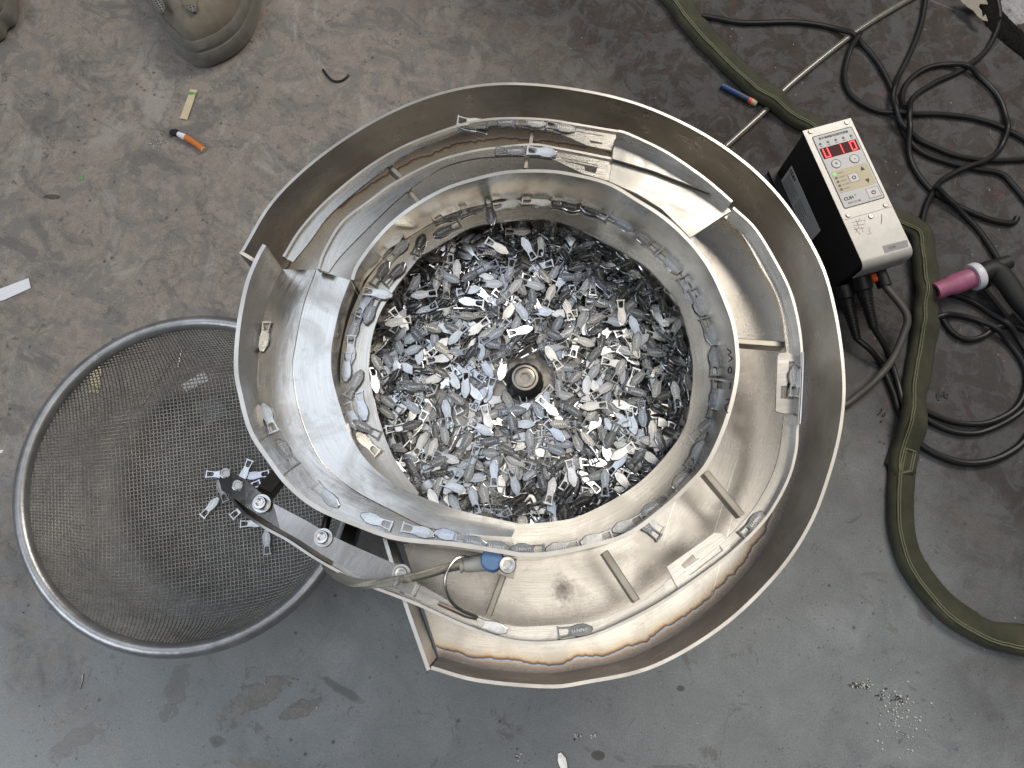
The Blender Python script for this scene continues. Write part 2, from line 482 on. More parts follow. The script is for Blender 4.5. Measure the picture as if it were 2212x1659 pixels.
# ---- floor
def floor_mat():
    m, nt, b = new_mat('worn_painted_concrete')
    ob = coords(nt)
    sx = nt.nodes.new('ShaderNodeSeparateXYZ'); nt.links.new(ob, sx.inputs[0])
    big = noise_n(nt, ob, 5.0, 4, .6, .4)
    mid = noise_n(nt, ob, 17, 6, .66, .7)
    fin = noise_n(nt, ob, 70, 6, .7, .4)
    grit = noise_n(nt, ob, 520, 3, .75)
    # where the blue-grey paint is left and where it is trodden down to brown
    pos = math_n(nt, 'ADD', math_n(nt, 'MULTIPLY', sx.outputs[1], 1.15), math_n(nt, 'MULTIPLY', sx.outputs[0], -.55))
    worn = math_n(nt, 'ADD', pos, math_n(nt, 'MULTIPLY', math_n(nt, 'SUBTRACT', big, .5), .9))
    worn = math_n(nt, 'ADD', worn, math_n(nt, 'MULTIPLY', math_n(nt, 'SUBTRACT', mid, .5), .75))
    worn = ramp(nt, worn, [(.10, 0.0), (.46, 1.0)])
    paint = mixc(nt, ramp(nt, mid, [(.3, 0.0), (.72, 1.0)]), (.175, .192, .198), (.270, .285, .292))
    paint = mixc(nt, ramp(nt, fin, [(.35, 0.0), (.75, .5)]), paint, (.215, .226, .228))
    brown = mixc(nt, ramp(nt, fin, [(.30, 0.0), (.70, 1.0)]), (.196, .172, .148), (.290, .254, .218))
    def layer(c, vec, scale, det, rgh, dist, lo, hi, amt, col):
        return mixc(nt, math_n(nt, 'MULTIPLY', ramp(nt, noise_n(nt, vec, scale, det, rgh, dist), [(lo, 0.0), (hi, 1.0)]), amt), c, col)
    brown = layer(brown, ob, 24, 9, .74, 1.0, .50, .545, .75, (.172, .163, .153))
    brown = layer(brown, streaks(nt, ob, .6, (1, 1.8, 1)), 13, 9, .74, .6, .535, .575, .65, (.125, .119, .113))
    brown = layer(brown, mapping(nt, ob, (1.5, 1, 1), loc=(3, 1, 0)), 9, 8, .7, .9, .54, .62, .7, (.325, .300, .270))
    brown = layer(brown, mapping(nt, ob, loc=(7, 2, 0)), 48, 8, .75, .8, .60, .635, .7, (.082, .077, .072))
    paint = layer(paint, mapping(nt, ob, loc=(1, 9, 0)), 20, 10, .78, 1.2, .585, .615, .60, (.120, .114, .106))
    paint = layer(paint, mapping(nt, ob, loc=(4, 4, 0)), 60, 8, .78, .8, .62, .645, .65, (.085, .082, .078))
    paint = layer(paint, mapping(nt, ob, loc=(2, 5, 0)), 8, 7, .7, .8, .56, .68, .5, (.315, .325, .330))
    c = mixc(nt, worn, paint, brown)
    # dirt and reddish dust among the cables, plus upper-right shade painted into the colour
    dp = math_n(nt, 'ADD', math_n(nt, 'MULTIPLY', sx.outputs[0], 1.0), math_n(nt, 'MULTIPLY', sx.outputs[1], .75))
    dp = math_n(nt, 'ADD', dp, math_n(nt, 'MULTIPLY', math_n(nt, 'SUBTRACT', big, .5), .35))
    dirt_shade = ramp(nt, dp, [(.36, 0.0), (.66, 1.0)])
    dirt_shade_col = mixc(nt, ramp(nt, noise_n(nt, ob, 26, 9, .74, .8), [(.47, 0.0), (.53, 1.0)]), (.030, .022, .020), (.060, .060, .062))
    dirt_shade_col = mixc(nt, ramp(nt, fin, [(.50, 0.0), (.62, .6)]), dirt_shade_col, (.038, .032, .030))
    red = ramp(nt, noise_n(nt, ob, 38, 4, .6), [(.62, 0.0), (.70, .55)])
    dirt_shade_col = mixc(nt, red, dirt_shade_col, (.10, .030, .034))
    c = mixc(nt, math_n(nt, 'MULTIPLY', dirt_shade, .92), c, dirt_shade_col)
    FLOOR_SPOTS(nt, ob, locals())
    c = FLOOR_STATE['c']
    # pores, drops and specks
    for sc_, lo, hi, lim, col in ((46, .06, .12, .50, (.045, .042, .038)), (150, .10, .17, .53, (.060, .056, .052)), (95, .05, .10, .56, (.42, .41, .40))):
        vo = nt.nodes.new('ShaderNodeTexVoronoi'); vo.inputs['Scale'].default_value = sc_; nt.links.new(ob, vo.inputs['Vector'])
        dots = ramp(nt, vo.outputs['Distance'], [(lo, 1.0), (hi, 0.0)])
        sel = ramp(nt, noise_n(nt, mapping(nt, ob, loc=(sc_, 0, 0)), 12, 3, .6), [(lim, 0.0), (lim+.05, 1.0)])
        c = mixc(nt, math_n(nt, 'MULTIPLY', math_n(nt, 'MULTIPLY', dots, sel), .75), c, col)
    gr = ramp(nt, grit, [(.25, .68), (.75, 1.25)])
    c = mixc(nt, 1.0, c, gr, 'MULTIPLY')
    # hairline cracks and scratches
    ve = nt.nodes.new('ShaderNodeTexVoronoi'); ve.feature = 'DISTANCE_TO_EDGE'; ve.inputs['Scale'].default_value = 2.6
    wv = nt.nodes.new('ShaderNodeVectorMath'); wv.operation = 'ADD'; nt.links.new(ob, wv.inputs[0])
    nz = nt.nodes.new('ShaderNodeTexNoise'); nz.inputs['Scale'].default_value = 7; nz.inputs['Detail'].default_value = 6; nt.links.new(ob, nz.inputs['Vector'])
    sc0 = nt.nodes.new('ShaderNodeVectorMath'); sc0.operation = 'SCALE'; sc0.inputs['Scale'].default_value = .22; nt.links.new(nz.outputs['Color'], sc0.inputs[0])
    nt.links.new(sc0.outputs[0], wv.inputs[1]); nt.links.new(wv.outputs[0], ve.inputs['Vector'])
    crk = math_n(nt, 'MULTIPLY', ramp(nt, ve.outputs['Distance'], [(.001, 1.0), (.006, 0.0)]), ramp(nt, mid, [(.40, 0.0), (.52, 1.0)]))
    c = mixc(nt, math_n(nt, 'MULTIPLY', math_n(nt, 'MULTIPLY', crk, worn), .45), c, (.085, .078, .070))
    for rot, sc in ((.5, (5, 210, 1)), (-.9, (4, 170, 1)), (1.9, (7, 260, 1))):
        s = noise_n(nt, streaks(nt, ob, rot, sc), 1.0, 2, .5, .4)
        c = mixc(nt, math_n(nt, 'MULTIPLY', ramp(nt, s, [(.72, 0.0), (.76, 1.0)]), .16), c, (.40, .40, .39))
        c = mixc(nt, math_n(nt, 'MULTIPLY', ramp(nt, s, [(.22, 1.0), (.27, 0.0)]), .35), c, (.085, .08, .075))
    nt.links.new(c, b.inputs['Base Color'])
    r = math_n(nt, 'ADD', .26, math_n(nt, 'MULTIPLY', mid, .34))
    r = math_n(nt, 'ADD', r, math_n(nt, 'MULTIPLY', worn, .14))
    r = math_n(nt, 'ADD', r, math_n(nt, 'MULTIPLY', dirt_shade, .30), clamp=True)
    nt.links.new(r, b.inputs['Roughness'])
    b.inputs['Specular IOR Level'].default_value = .45
    h = math_n(nt, 'ADD', math_n(nt, 'MULTIPLY', fin, .6), math_n(nt, 'MULTIPLY', grit, .35))
    nt.links.new(bump_n(nt, h, .30, .0012), b.inputs['Normal'])
    return m
FLOOR_STATE = {}
def FLOOR_SPOTS(nt, ob, L):
    c = L['c']
    def at(x, y): p = P(x, y, 0); return p.x, p.y
    px = CAM_H/FOC
    # peeled patches, oil drops and soot, each with its own outline
    for (x, y, rx, ry, rot, col, amt, wob, edge) in (
            (560, 1500, 74, 25, -.45, (.10, .095, .088), .65, 1.0, .10), (560, 1500, 70, 21, -.45, (.235, .22, .198), .85, 1.0, .06),
            (650, 1532, 38, 16, -.3, (.10, .095, .088), .65, 1.0, .10), (650, 1532, 34, 12, -.3, (.225, .21, .19), .85, 1.0, .06),
            (555, 1655, 60, 14, .15, (.215, .20, .178), .9, .45, .08),
            (380, 1490, 22, 56, .25, (.115, .11, .102), .5, 1.1, .12), (165, 1600, 60, 20, -.6, (.145, .128, .11), .5, 1.1, .12),
            (110, 425, 24, 7, .05, (.02, .02, .022), .85, .75, .2), (1470, 1487, 9, 6, .2, (.05, .045, .04), .9, .2, .2),
            (1292, 1632, 15, 10, 0, (.05, .045, .04), .9, .2, .2), (2110, 1140, 80, 34, .6, (.11, .10, .092), .7, 1.0, .12),
            (2060, 1120, 12, 60, .25, (.12, .112, .104), .6, 1.0, .15), (1990, 1300, 14, 60, -.2, (.12, .112, .104), .7, 1.0, .15),
            (740, 1490, 60, 10, .5, (.05, .05, .05), .6, .8, .35), (30, 640, 60, 40, 0, (.24, .21, .175), .5, .9, .2),
            (2185, 25, 70, 42, -.6, (.42, .42, .44), .85, .35, .12), (1265, 1370, 30, 9, .2, (.07, .068, .065), .5, .7, .3),
            (470, 1600, 18, 12, 0, (.07, .068, .065), .6, .7, .2)):
        q = at(x, y)
        msk = spot(nt, ob, q[0], q[1], rx*px, ry*px, -rot, edge, wob, 62)
        tex = mixc(nt, ramp(nt, L['fin'], [(.36, 0.0), (.64, 1.0)]), tuple(v*.72 for v in col), tuple(v*1.18 for v in col))
        c = mixc(nt, math_n(nt, 'MULTIPLY', msk, amt*.85), c, tex)
    # long curved scrape rings and a crack in the trodden part
    ce = at(160, 545)
    for (rr, wd, amt) in ((.175, .006, .35), (.21, .004, .25), (.13, .004, .2)):
        ds = nt.nodes.new('ShaderNodeVectorMath'); ds.operation = 'DISTANCE'; nt.links.new(ob, ds.inputs[0]); ds.inputs[1].default_value = (ce[0], ce[1], 0)
        n = noise_n(nt, ob, 12, 3, .6)
        d = math_n(nt, 'ABSOLUTE', math_n(nt, 'SUBTRACT', math_n(nt, 'ADD', ds.outputs['Value'], math_n(nt, 'MULTIPLY', n, .02)), rr))
        k = math_n(nt, 'MULTIPLY', ramp(nt, d, [(0, 1.0), (wd, 0.0)]), ramp(nt, noise_n(nt, ob, 22, 3, .6), [(.42, 0.0), (.55, 1.0)]))
        c = mixc(nt, math_n(nt, 'MULTIPLY', k, amt), c, (.09, .08, .072))
    FLOOR_STATE['c'] = c
M_FLOOR = floor_mat()

# ================================================================ the floor
def build_floor():
    V = [(-3, -3, 0), (3, -3, 0), (3, 3, 0), (-3, 3, 0)]
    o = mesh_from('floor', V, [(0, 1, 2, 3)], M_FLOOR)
    tag(o, 'worn blue-grey painted concrete floor with brown trodden patches', None, None, 'structure')
build_floor()

# ================================================================ the vibratory bowl feeder
BC = Vector((.0272, .1900, 0))          # axis of the bowl
def on_circle(p, r, z):
    d = Vector((p.x-BC.x, p.y-BC.y, 0)).normalized()
    return Vector((BC.x+d.x*r, BC.y+d.y*r, z))
feeder = empty('bowl_feeder', (BC.x, BC.y, 0), 'round stainless steel vibratory bowl feeder full of zipper pulls', 'bowl feeder')
TRACKS = []                              # surfaces the pulls ride on

RIM = [(520.7, 541), (587.7, 432), (691.9, 334), (825.8, 248.8), (959.7, 196.7), (1097, 178), (1261.8, 193.5), (1410.6, 233.7), (1559.4, 311),
       (1678.4, 413.7), (1767.7, 549), (1806.4, 668), (1825.8, 807), (1821.3, 911.3), (1797.5, 1015.4), (1752.8, 1134.5), (1678.4, 1244.7),
       (1559.4, 1357.8), (1410.6, 1444), (1261.8, 1478.3), (1180, 1487), (1031.2, 1473.8), (930, 1446)]
Z_PAN, Z_RIM = .19, .265
rim_out = trace(RIM, [Z_RIM], 150)
rim_in = offset_line(rim_out, .0027, BC)
wall('pan_wall', rim_in, Z_PAN-.004, M_WALL, feeder, .0027, rim_mat=M_EDGE, center=BC)
# base sheet of the pan, from the wall to the bowl
foot = [Vector((p.x, p.y, Z_PAN)) for p in rim_in]
b_end = P(836, 1118, Z_PAN); b_start = P(655, 615, Z_PAN)
def pan_inner(i):
    n = len(foot)
    return on_circle(foot[i], .165, Z_PAN)
inner = [pan_inner(i) for i in range(len(foot))]
for k in range(14):
    t = 1-k/14
    inner[-1-k] = inner[-1-k].lerp(b_end, t*t*.9)
    inner[k] = inner[k].lerp(b_start, t*t*.9)
ribbon('pan_base', foot, inner, M_TRAY, feeder, .002, m=10)
# straight end walls of the pan
e1 = [rim_out[-1].lerp(Vector((b_end.x, b_end.y, .232)), t) for t in (0, .33, .66, .98)]
for t, p in zip((0, .33, .66, .98), e1): p.z = lerp(Z_RIM, .236, t**3)
wall('pan_end_wall', e1, Z_PAN-.004, M_WALL, feeder, .003, rim_mat=M_EDGE, center=Vector((.1, .1, 0)))
e0 = [rim_out[0].lerp(P(585, 574, Z_RIM), t) for t in (0, .33, .66, 1)]
for t, p in zip((0, .33, .66, 1), e0): p.z = lerp(Z_RIM, .238, t*t)
wall('pan_end_wall', e0, Z_PAN-.004, M_WALL, feeder, .003, rim_mat=M_EDGE, center=BC)

# ---- inner spiral
WALL_RIM = [(757, 603), (772, 566), (825.8, 497), (885, 447), (959.7, 405), (1034, 381), (1097, 368), (1171, 366), (1230, 372), (1313.6, 393),
            (1379, 430), (1438.6, 469), (1498, 525), (1542.8, 588), (1578, 668), (1592, 718), (1598, 777), (1595, 822), (1586, 866.6), (1571, 917),
            (1547.5, 973.8), (1523.7, 1015.4), (1488, 1054), (1440, 1098.7), (1358.6, 1158), (1269, 1185), (1180, 1201.5), (1120.5, 1203)]
SHELF_RIM = [(1120.5, 1203), (1075.9, 1195), (977, 1180), (858, 1167.7), (768.6, 1138), (679.4, 1099), (619.8, 1051.6), (578, 998), (536.5, 932.6),
             (514, 851), (505, 791), (511, 702), (528.8, 612.7), (552.6, 553), (567.5, 527)]
NW = 140
zr_main = [.2515, .268, .276, .280, .284, .288, .290, .291, .292, .294]
iw_out = trace(WALL_RIM, zr_main, NW)
iw_in = offset_line(iw_out, .0032, BC)
wall('bowl_wall', iw_in, .13, M_BOWL, feeder, .0032, rim_mat=M_EDGE, center=BC)
def z_ledge(ang):
    """height of the first turn; ang clockwise from the lower left start, 0..1"""
    return lerp(.214, .249, ang)
LEDGE_IN = [(905, 1066), (847, 982), (808.5, 866), (797, 776), (823, 672), (898, 565), (933, 540), (1022, 490), (1141, 473), (1230, 485), (1379, 564),
            (1439, 620.5), (1467, 658), (1494, 762.5), (1494, 852), (1470, 941), (1381, 1042), (1262, 1110.6), (1190, 1127), (1120.5, 1131), (1085, 1126)]
NL = 150
l_in = trace(LEDGE_IN, [.214, .2488], NL)
l_out = []
for i, p in enumerate(l_in):
    z = p.z-.0015
    t = i/(NL-1)
    q = on_circle(p, .172, z)
    # stay against the inside of the wall that is really there
    best = min(iw_in, key=lambda w: (Vector((w.x-BC.x, w.y-BC.y)).normalized()-Vector((p.x-BC.x, p.y-BC.y)).normalized()).length)
    if t > .22: q = Vector((best.x, best.y, z))
    l_out.append(q)
for _ in range(6):
    l_out = [l_out[0]]+[(l_out[i-1]+l_out[i]*2+l_out[i+1])/4 for i in range(1, NL-1)]+[l_out[-1]]
o = ribbon('spiral_ledge', l_in, l_out, M_LEDGE, feeder, .0022, m=4); TRACKS.append(o)

# the spiral goes on outside the bowl: wide shelf on the far side of the basket
NS = 110
sh_out_rim = trace(SHELF_RIM, [.294, .296, .298, .297, .296], NS)
sh_in_rim = offset_line(sh_out_rim, .0034, BC)
wall('shelf_wall', sh_in_rim, [.243, .240], M_SHELF, feeder, .0034, rim_mat=M_EDGE, center=BC)
sh_foot = [Vector((p.x, p.y, lerp(.2485, .247, i/(NS-1)))) for i, p in enumerate(sh_in_rim)]
CREASE = [(1105, 1160), (1040, 1156), (975, 1148), (917, 1137), (858, 1108), (768.6, 1060.6), (709, 1013), (679, 971), (652, 905), (639, 851), (633, 791),
          (639, 746.7), (656.8, 660), (684, 583)]
SH_IN = [(1120.5, 1131), (1070, 1120), (992, 1102), (917, 1075.4), (852, 1046), (795, 998), (762.6, 950.5), (740, 895), (719, 821), (715, 776), (719, 732),
         (735.6, 660), (756.5, 605)]
sh_cr = trace(CREASE, [.2484, .2486, .2492, .2496, .2498, .2500, .2500], NS)
sh_in = trace(SH_IN, [.2492, .2496, .2505, .251, .251], NS)
o = ribbon('shelf_outer', sh_foot, sh_cr, M_SHELF, feeder, .002, m=4, bulge=-.0003); TRACKS.append(o)
o = ribbon('shelf_inner', [p+Vector((0, 0, .0006)) for p in sh_cr], sh_in, M_SHELF, feeder, .002, m=4, bulge=-.0006)
# raised weld seam along the crease
tube('weld_seam', [p-Vector((0, 0, .0001)) for p in sh_cr[20:]], .0008, M_LEDGE, feeder, 6)
# upright wall under the inner edge of the shelf
wall('bowl_wall_under_shelf', [p-Vector((0, 0, .002)) for p in sh_in[8:]], .14, M_BOWL, feeder, .003, center=BC)

# drive unit the bowl stands on
M_DRIVE = simple('grey_cast_drive', (.16, .165, .17), .5, .2, .2, 40)
lathe('drive_unit', [(0, 0), (.150, 0), (.150, .018), (.128, .022), (.128, .118), (.140, .122), (.140, .150), (0, .150)], M_DRIVE, feeder, BC.copy(), sides=64)
# ---- basin under the heap, with its clamp nut in the middle
BZ = .177                                # floor of the basin at its edge
def basin():
    prof = [(.001, BZ+.013), (.06, BZ+.0105), (.143, BZ+.002), (.152, BZ+.005), (.157, BZ+.03), (.166, .205)]
    V = []; F = []; U = []; K = 96
    for r, z in prof:
        for k in range(K):
            a = 2*math.pi*k/K
            V.append((BC.x+r*math.cos(a), BC.y+r*math.sin(a), z)); U.append((a*.1, r+z))
    for i in range(len(prof)-1):
        for k in range(K): F.append((i*K+k, i*K+(k+1) % K, (i+1)*K+(k+1) % K, (i+1)*K+k))
    return mesh_from('basin', V, F, M_BASIN, feeder, U, smooth=True, recalc=False)
basin()
M_NUT = simple('black_rubber', (.022, .022, .023), .38, 0, .3, 200, .3, 300)
NUTC = P(1134, 817, .208); NUTC.z = .187
lathe('clamp_nut', [(0, 0), (.0178, 0), (.0182, .006), (.0172, .013), (.0140, .019), (.0120, .0205), (0, .0205)], M_NUT, feeder, NUTC, sides=72,
      ripple=lambda q, h: 1-.05*max(0, math.sin(q*12))**2 if .001 < h < .018 else 1)
lathe('washer', [(.0083, .0205), (.0120, .0205), (.0124, .0215), (.0120, .0235), (.0100, .0238), (.0096, .0215), (.0083, .0212)], M_BAR, feeder, NUTC, sides=40)
def socket_screw(parent, c, r, h, hexr, axis=Vector((0, 0, 1)), name='screw', mat=None, sides=32, with_washer=0.0):
    """cap screw with a hexagonal socket; head stands on c"""
    axis = axis.normalized()
    a = Vector((1, 0, 0)) if abs(axis.x) < .9 else Vector((0, 1, 0))
    a = (a-axis*a.dot(axis)).normalized(); b = axis.cross(a)
    rings = []
    V = []; F = []
    def ring(rad, z, hexa=False):
        i0 = len(V)
        for k in range(24):
            q = 2*math.pi*k/24
            rr = rad*(math.cos(math.pi/6)/math.cos((q % (math.pi/3))-math.pi/6)) if hexa else rad
            V.append(c+axis*z+a*(rr*math.cos(q))+b*(rr*math.sin(q)))
        rings.append(i0)
    ring(r, 0); ring(r, h*.86); ring(r*.90, h); ring(hexr*1.22, h); ring(hexr*1.08, h*.97, True); ring(hexr*1.05, h*.45, True)
    for i in range(len(rings)-1):
        for k in range(24): F.append((rings[i]+k, rings[i]+(k+1) % 24, rings[i+1]+(k+1) % 24, rings[i+1]+k))
    F.append(tuple(rings[-1]+k for k in range(24))); F.append(tuple(reversed(range(24))))
    o = mesh_from(name, V, F, mat or M_SCREW, parent, smooth=True)
    if with_washer:
        w = lathe('washer', [(0, -.0012), (with_washer, -.0012), (with_washer, 0), (0, 0)], mat or M_SCREW, o, c, axis, 28)
    return o
cb = socket_screw(feeder, NUTC+Vector((0, 0, .0200)), .0094, .0040, .0048, name='centre_bolt', mat=M_BAR)
text_mesh('lettering', 'A2-70', .0030, NUTC+Vector((.002, -.0071, .0241)), Vector((1, .25, 0)), M_EDGE, cb, .00008)

# ---- two selector lanes across the top
def lane(name, guard_px, inner_px, zt, zg, n=60):
    g = trace(guard_px, [zg], n); i_ = trace(inner_px, [zt], n)
    gi = offset_line(g, .0022, BC)
    f = [Vector((p.x, p.y, zt)) for p in gi]
    o = ribbon(name, f, i_, M_RAIL, feeder, .0022, m=2); TRACKS.append(o)
    wall(name+'_guard', gi, zt-.006, M_RAIL, feeder, .0022, rim_mat=M_EDGE, center=BC)
lane('outer_lane', [(610, 553), (647, 494), (706.7, 428.8), (796, 357), (879, 310), (986.5, 269.6), (1049, 256), (1111, 253), (1180, 256), (1245, 266), (1334.5, 281)],
     [(633, 566), (671, 519), (706.7, 470), (766, 416), (837.7, 360), (880, 333), (986.5, 287), (1052, 276), (1111, 275), (1171, 281), (1230, 294), (1300, 308)], .262, .2648)
lane('inner_lane', [(685, 580), (698, 542), (736.5, 479), (796, 432), (855.5, 390), (944.8, 345.5), (1019, 324.7), (1069.6, 317), (1150, 309.6), (1200.5, 317), (1262, 328), (1325.5, 341)],
     [(710, 588), (736.5, 552), (796, 491), (855.5, 434), (906, 393), (959.7, 360), (1020, 343), (1072.6, 338), (1130, 337), (1194.6, 344), (1250, 352), (1315, 366)], .260, .2626)
def zplate(name, k, outer, holes, z, thick, mat, tracks=True):
    o = plate(name, [P(x, y, z) for x, y in Z(k, *outer)], [[P(x, y, z) for x, y in Z(k, *h)] for h in holes], thick, mat, feeder)
    if tracks: TRACKS.append(o)
    return o
zplate('slotted_plate', 2, [(880, 262), (1040, 262), (1338, 312), (1334, 395), (1325, 450), (1270, 440), (1130, 411), (925, 320), (880, 300)],
       [[(1050, 305), (1248, 340), (1236, 402), (1152, 392), (1145, 357), (1040, 330)]], .2626, .0026, M_RAIL)
zplate('slotted_plate', 2, [(860, 452), (1315, 510), (1310, 560), (1298, 655), (1280, 666), (1090, 612), (900, 520), (860, 495)],
       [[(942, 497), (1206, 552), (1190, 612), (1112, 596), (1106, 562), (940, 520)]], .2606, .0026, M_RAIL)
# bright return plate, folded in two
upper = Z(3, (205, 505), (212, 440), (232, 345), (330, 365), (600, 492), (850, 682), (945, 762), (800, 710), (500, 592))
o = plate('return_plate', [P(x, y, .2655) for x, y in upper], [], .002, M_PLATE, feeder); TRACKS.append(o)
lower = Z(3, (205, 515), (500, 600), (800, 716), (955, 770), (1066, 886), (1010, 920), (770, 1080), (700, 1005), (560, 868), (380, 757), (182, 672))
def zl(x, y): return .2615
o = plate('return_plate', [P(x, y, zl(x, y)) for x, y in lower], [], .002, M_PLATE, feeder); TRACKS.append(o)
gp = trace(Z(3, (248, 296), (330, 320), (600, 450), (850, 618), (1000, 740), (1080, 812)), [.277, .277, .272], 30)
wall('return_plate_guard', offset_line(gp, .0024, BC), .258, M_RAIL, feeder, .0024, rim_mat=M_EDGE, center=BC)

# ---- outer track down the right side and along the bottom
OUT_G = [(1586, 447), (1634, 492.6), (1678, 564), (1708, 623.5), (1725, 684), (1734, 745), (1735, 800), (1731, 870), (1726, 920), (1723, 970.8), (1708, 1030),
         (1678, 1090), (1645, 1136), (1589, 1191), (1530, 1237), (1464, 1283), (1410.6, 1316), (1351, 1347), (1291.6, 1373), (1239.5, 1386), (1165, 1392.5), (1090.7, 1384.5),
         (1001.5, 1354), (897, 1307), (768.6, 1257), (709, 1226)]
OUT_I = [(1560, 465), (1604, 509), (1645.7, 581), (1675.5, 634), (1690, 684), (1697, 745), (1699, 800), (1697, 860), (1693, 900), (1687, 956), (1675, 1009.5), (1648.7, 1066),
         (1619, 1110.6), (1568, 1164), (1510, 1206), (1452, 1247.6), (1395.7, 1292), (1321, 1328), (1269, 1343), (1180, 1351.8), (1105.6, 1351.8), (1031, 1328),
         (956.8, 1292), (909, 1262.5), (800, 1212), (730, 1180)]
NO = 130
og = trace(OUT_G, [.268, .266, .266, .268, .270], NO)
oi = trace(OUT_I, [.258, .256, .256, .258, .260], NO)
ogi = offset_line(og, .0022, BC)
of = [Vector((p.x, p.y, oi[i].z)) for i, p in enumerate(ogi)]
o = ribbon('outer_track', of, oi, M_RAIL, feeder, .0022, m=3); TRACKS.append(o)
wall('outer_track_guard', ogi, [.250, .252], M_RAIL, feeder, .0022, rim_mat=M_EDGE, center=BC)
zplate('slotted_plate', 7, [(1415, 352), (1480, 347), (1562, 374), (1557, 788), (1450, 790), (1390, 772), (1405, 374)],
       [[(1487, 410), (1530, 412), (1520, 690), (1425, 680), (1430, 592), (1468, 587), (1482, 560)]], .2585, .0024, M_PLATE)
zplate('slotted_plate', 8, [(600, 612), (945, 365), (990, 368), (1012, 386), (1075, 490), (690, 785), (640, 690)],
       [[(704, 597), (768, 676), (1010, 492), (982, 452), (984, 482), (850, 545), (808, 552), (788, 520)]], .2585, .0024, M_RAIL)
tube('guide_wire', [P(x, y, .270) for x, y in Z(7, (1588, 345), (1590, 420), (1584, 600), (1574, 780), (1568, 868))], .0013, M_SCREW, feeder, 8)
# support bars between bowl and tracks
for k, a, b, z, w in ((7, (1110, 262), (1455, 288), .248, .0055), (7, (885, 1215), (1150, 1530), .248, .0058), (6, (1625, 505), (1858, 860), .248, .0060),
                      (6, (890, 670), (780, 965), .250, .0052), (1, (1352, 742), (1440, 822), .257, .0042), (1, (1486, 912), (1560, 1000), .256, .0044),
                      (2, (730, 300), (718, 400), .257, .0042), (2, (690, 505), (682, 575), .256, .0044), (2, (1285, 455), (1270, 500), .258, .0040)):
    (pa, pb) = Z(k, a, b)
    bar('support_bar', P(*pa, z), P(*pb, z), w, .012, M_BAR, feeder)

# ---- discharge chute over the basket: base rail, guard, cover strip on cap screws
def chute_drop(zx):
    """the chute bows down towards its tip; zx: x in the close-up measure"""
    return .017*max(0.0, (640-zx)/430)**2
def zx_of(p):
    # back from a world point to the close-up x along the chute
    v = RC.transposed() @ (p-EYE0)
    return (CX-v.x/v.z*FOC-411.5)/.2976
EYE0 = Vector((0, 0, CAM_H))
ch_g = trace(Z(5, (1660, 1262), (1430, 1180), (1200, 1090), (1000, 990), (850, 900), (700, 800), (560, 725), (450, 660), (350, 590), (270, 510), (215, 425)), [.268, .268, .266], 60)
ch_i = trace(Z(5, (1600, 1075), (1450, 990), (1300, 930), (1150, 850), (1000, 770), (850, 670), (700, 590), (600, 530), (480, 440), (360, 370), (250, 310)), [.258], 60)
for p in ch_g+ch_i: p.z -= chute_drop(zx_of(p))
chf = offset_line(ch_g, .0024, BC)
o = ribbon('chute_track', [Vector((p.x, p.y, .2565-chute_drop(zx_of(p)))) for p in chf], [p-Vector((0, 0, .0015)) for p in ch_i], M_DARKBAR, feeder, .003, m=2)
wall('chute_guard', chf, [.250, .234], M_RAIL, feeder, .0020, center=BC)
cov = Z(5, (205, 345), (232, 292), (300, 296), (395, 345), (470, 410), (600, 520), (700, 572), (850, 650), (1000, 742), (1150, 815), (1300, 880), (1450, 945), (1560, 985), (1640, 1090), (1600, 1186),
        (1450, 1130), (1150, 1005), (950, 890), (800, 790), (650, 705), (500, 610), (400, 545), (300, 470), (225, 425))
plate('cover_strip', [P(x, y, .270-chute_drop((x-411.5)/.2976)) for x, y in cov], [], .005, M_COVER, feeder)
inl = Z(5, (1630, 1095), (1690, 1120), (2060, 1340), (2090, 1400), (2050, 1395), (1650, 1215))
plate('cover_strip', [P(x, y, .262) for x, y in inl], [], .003, M_SHELF, feeder)
bar('hold_down_bar', P(*Z(5, (1650, 1108))[0], .267), P(*Z(5, (1600, 1190))[0], .267), .006, .004, M_SHELF, feeder)
for (x, y) in ((515, 520), (962, 768), (1530, 1030)):
    c = P(*Z(5, (x, y))[0], .273)
    socket_screw(feeder, c, .0052, .0062, .0026, with_washer=.0072)
for (x, y) in ((255, 300), (342, 388)):
    c = P(*Z(5, (x, y))[0], .2705-chute_drop(x))
    socket_screw(feeder, c, .0044, .0016, .0024, name='set_screw', mat=M_COVER)
# brackets that carry the chute
bar('bracket', P(*Z(5, (540, 420))[0], .252), P(*Z(5, (660, 270))[0], .240), .013, .012, M_DARKBAR, feeder)
bar('bracket', P(*Z(5, (1130, 800))[0], .252), P(*Z(5, (1180, 650))[0], .240), .012, .012, M_DARKBAR, feeder)
tube('bracket_rod', [P(*Z(5, (965, 745))[0], .250), P(*Z(5, (1000, 600))[0], .242)], .0035, M_DARKBAR, feeder, 12)
tube('guide_rod', [P(*Z(5, p)[0], .2635) for p in ((1800, 1245), (1900, 1290), (2000, 1335), (2080, 1355))], .0018, M_DARKBAR, feeder, 8)

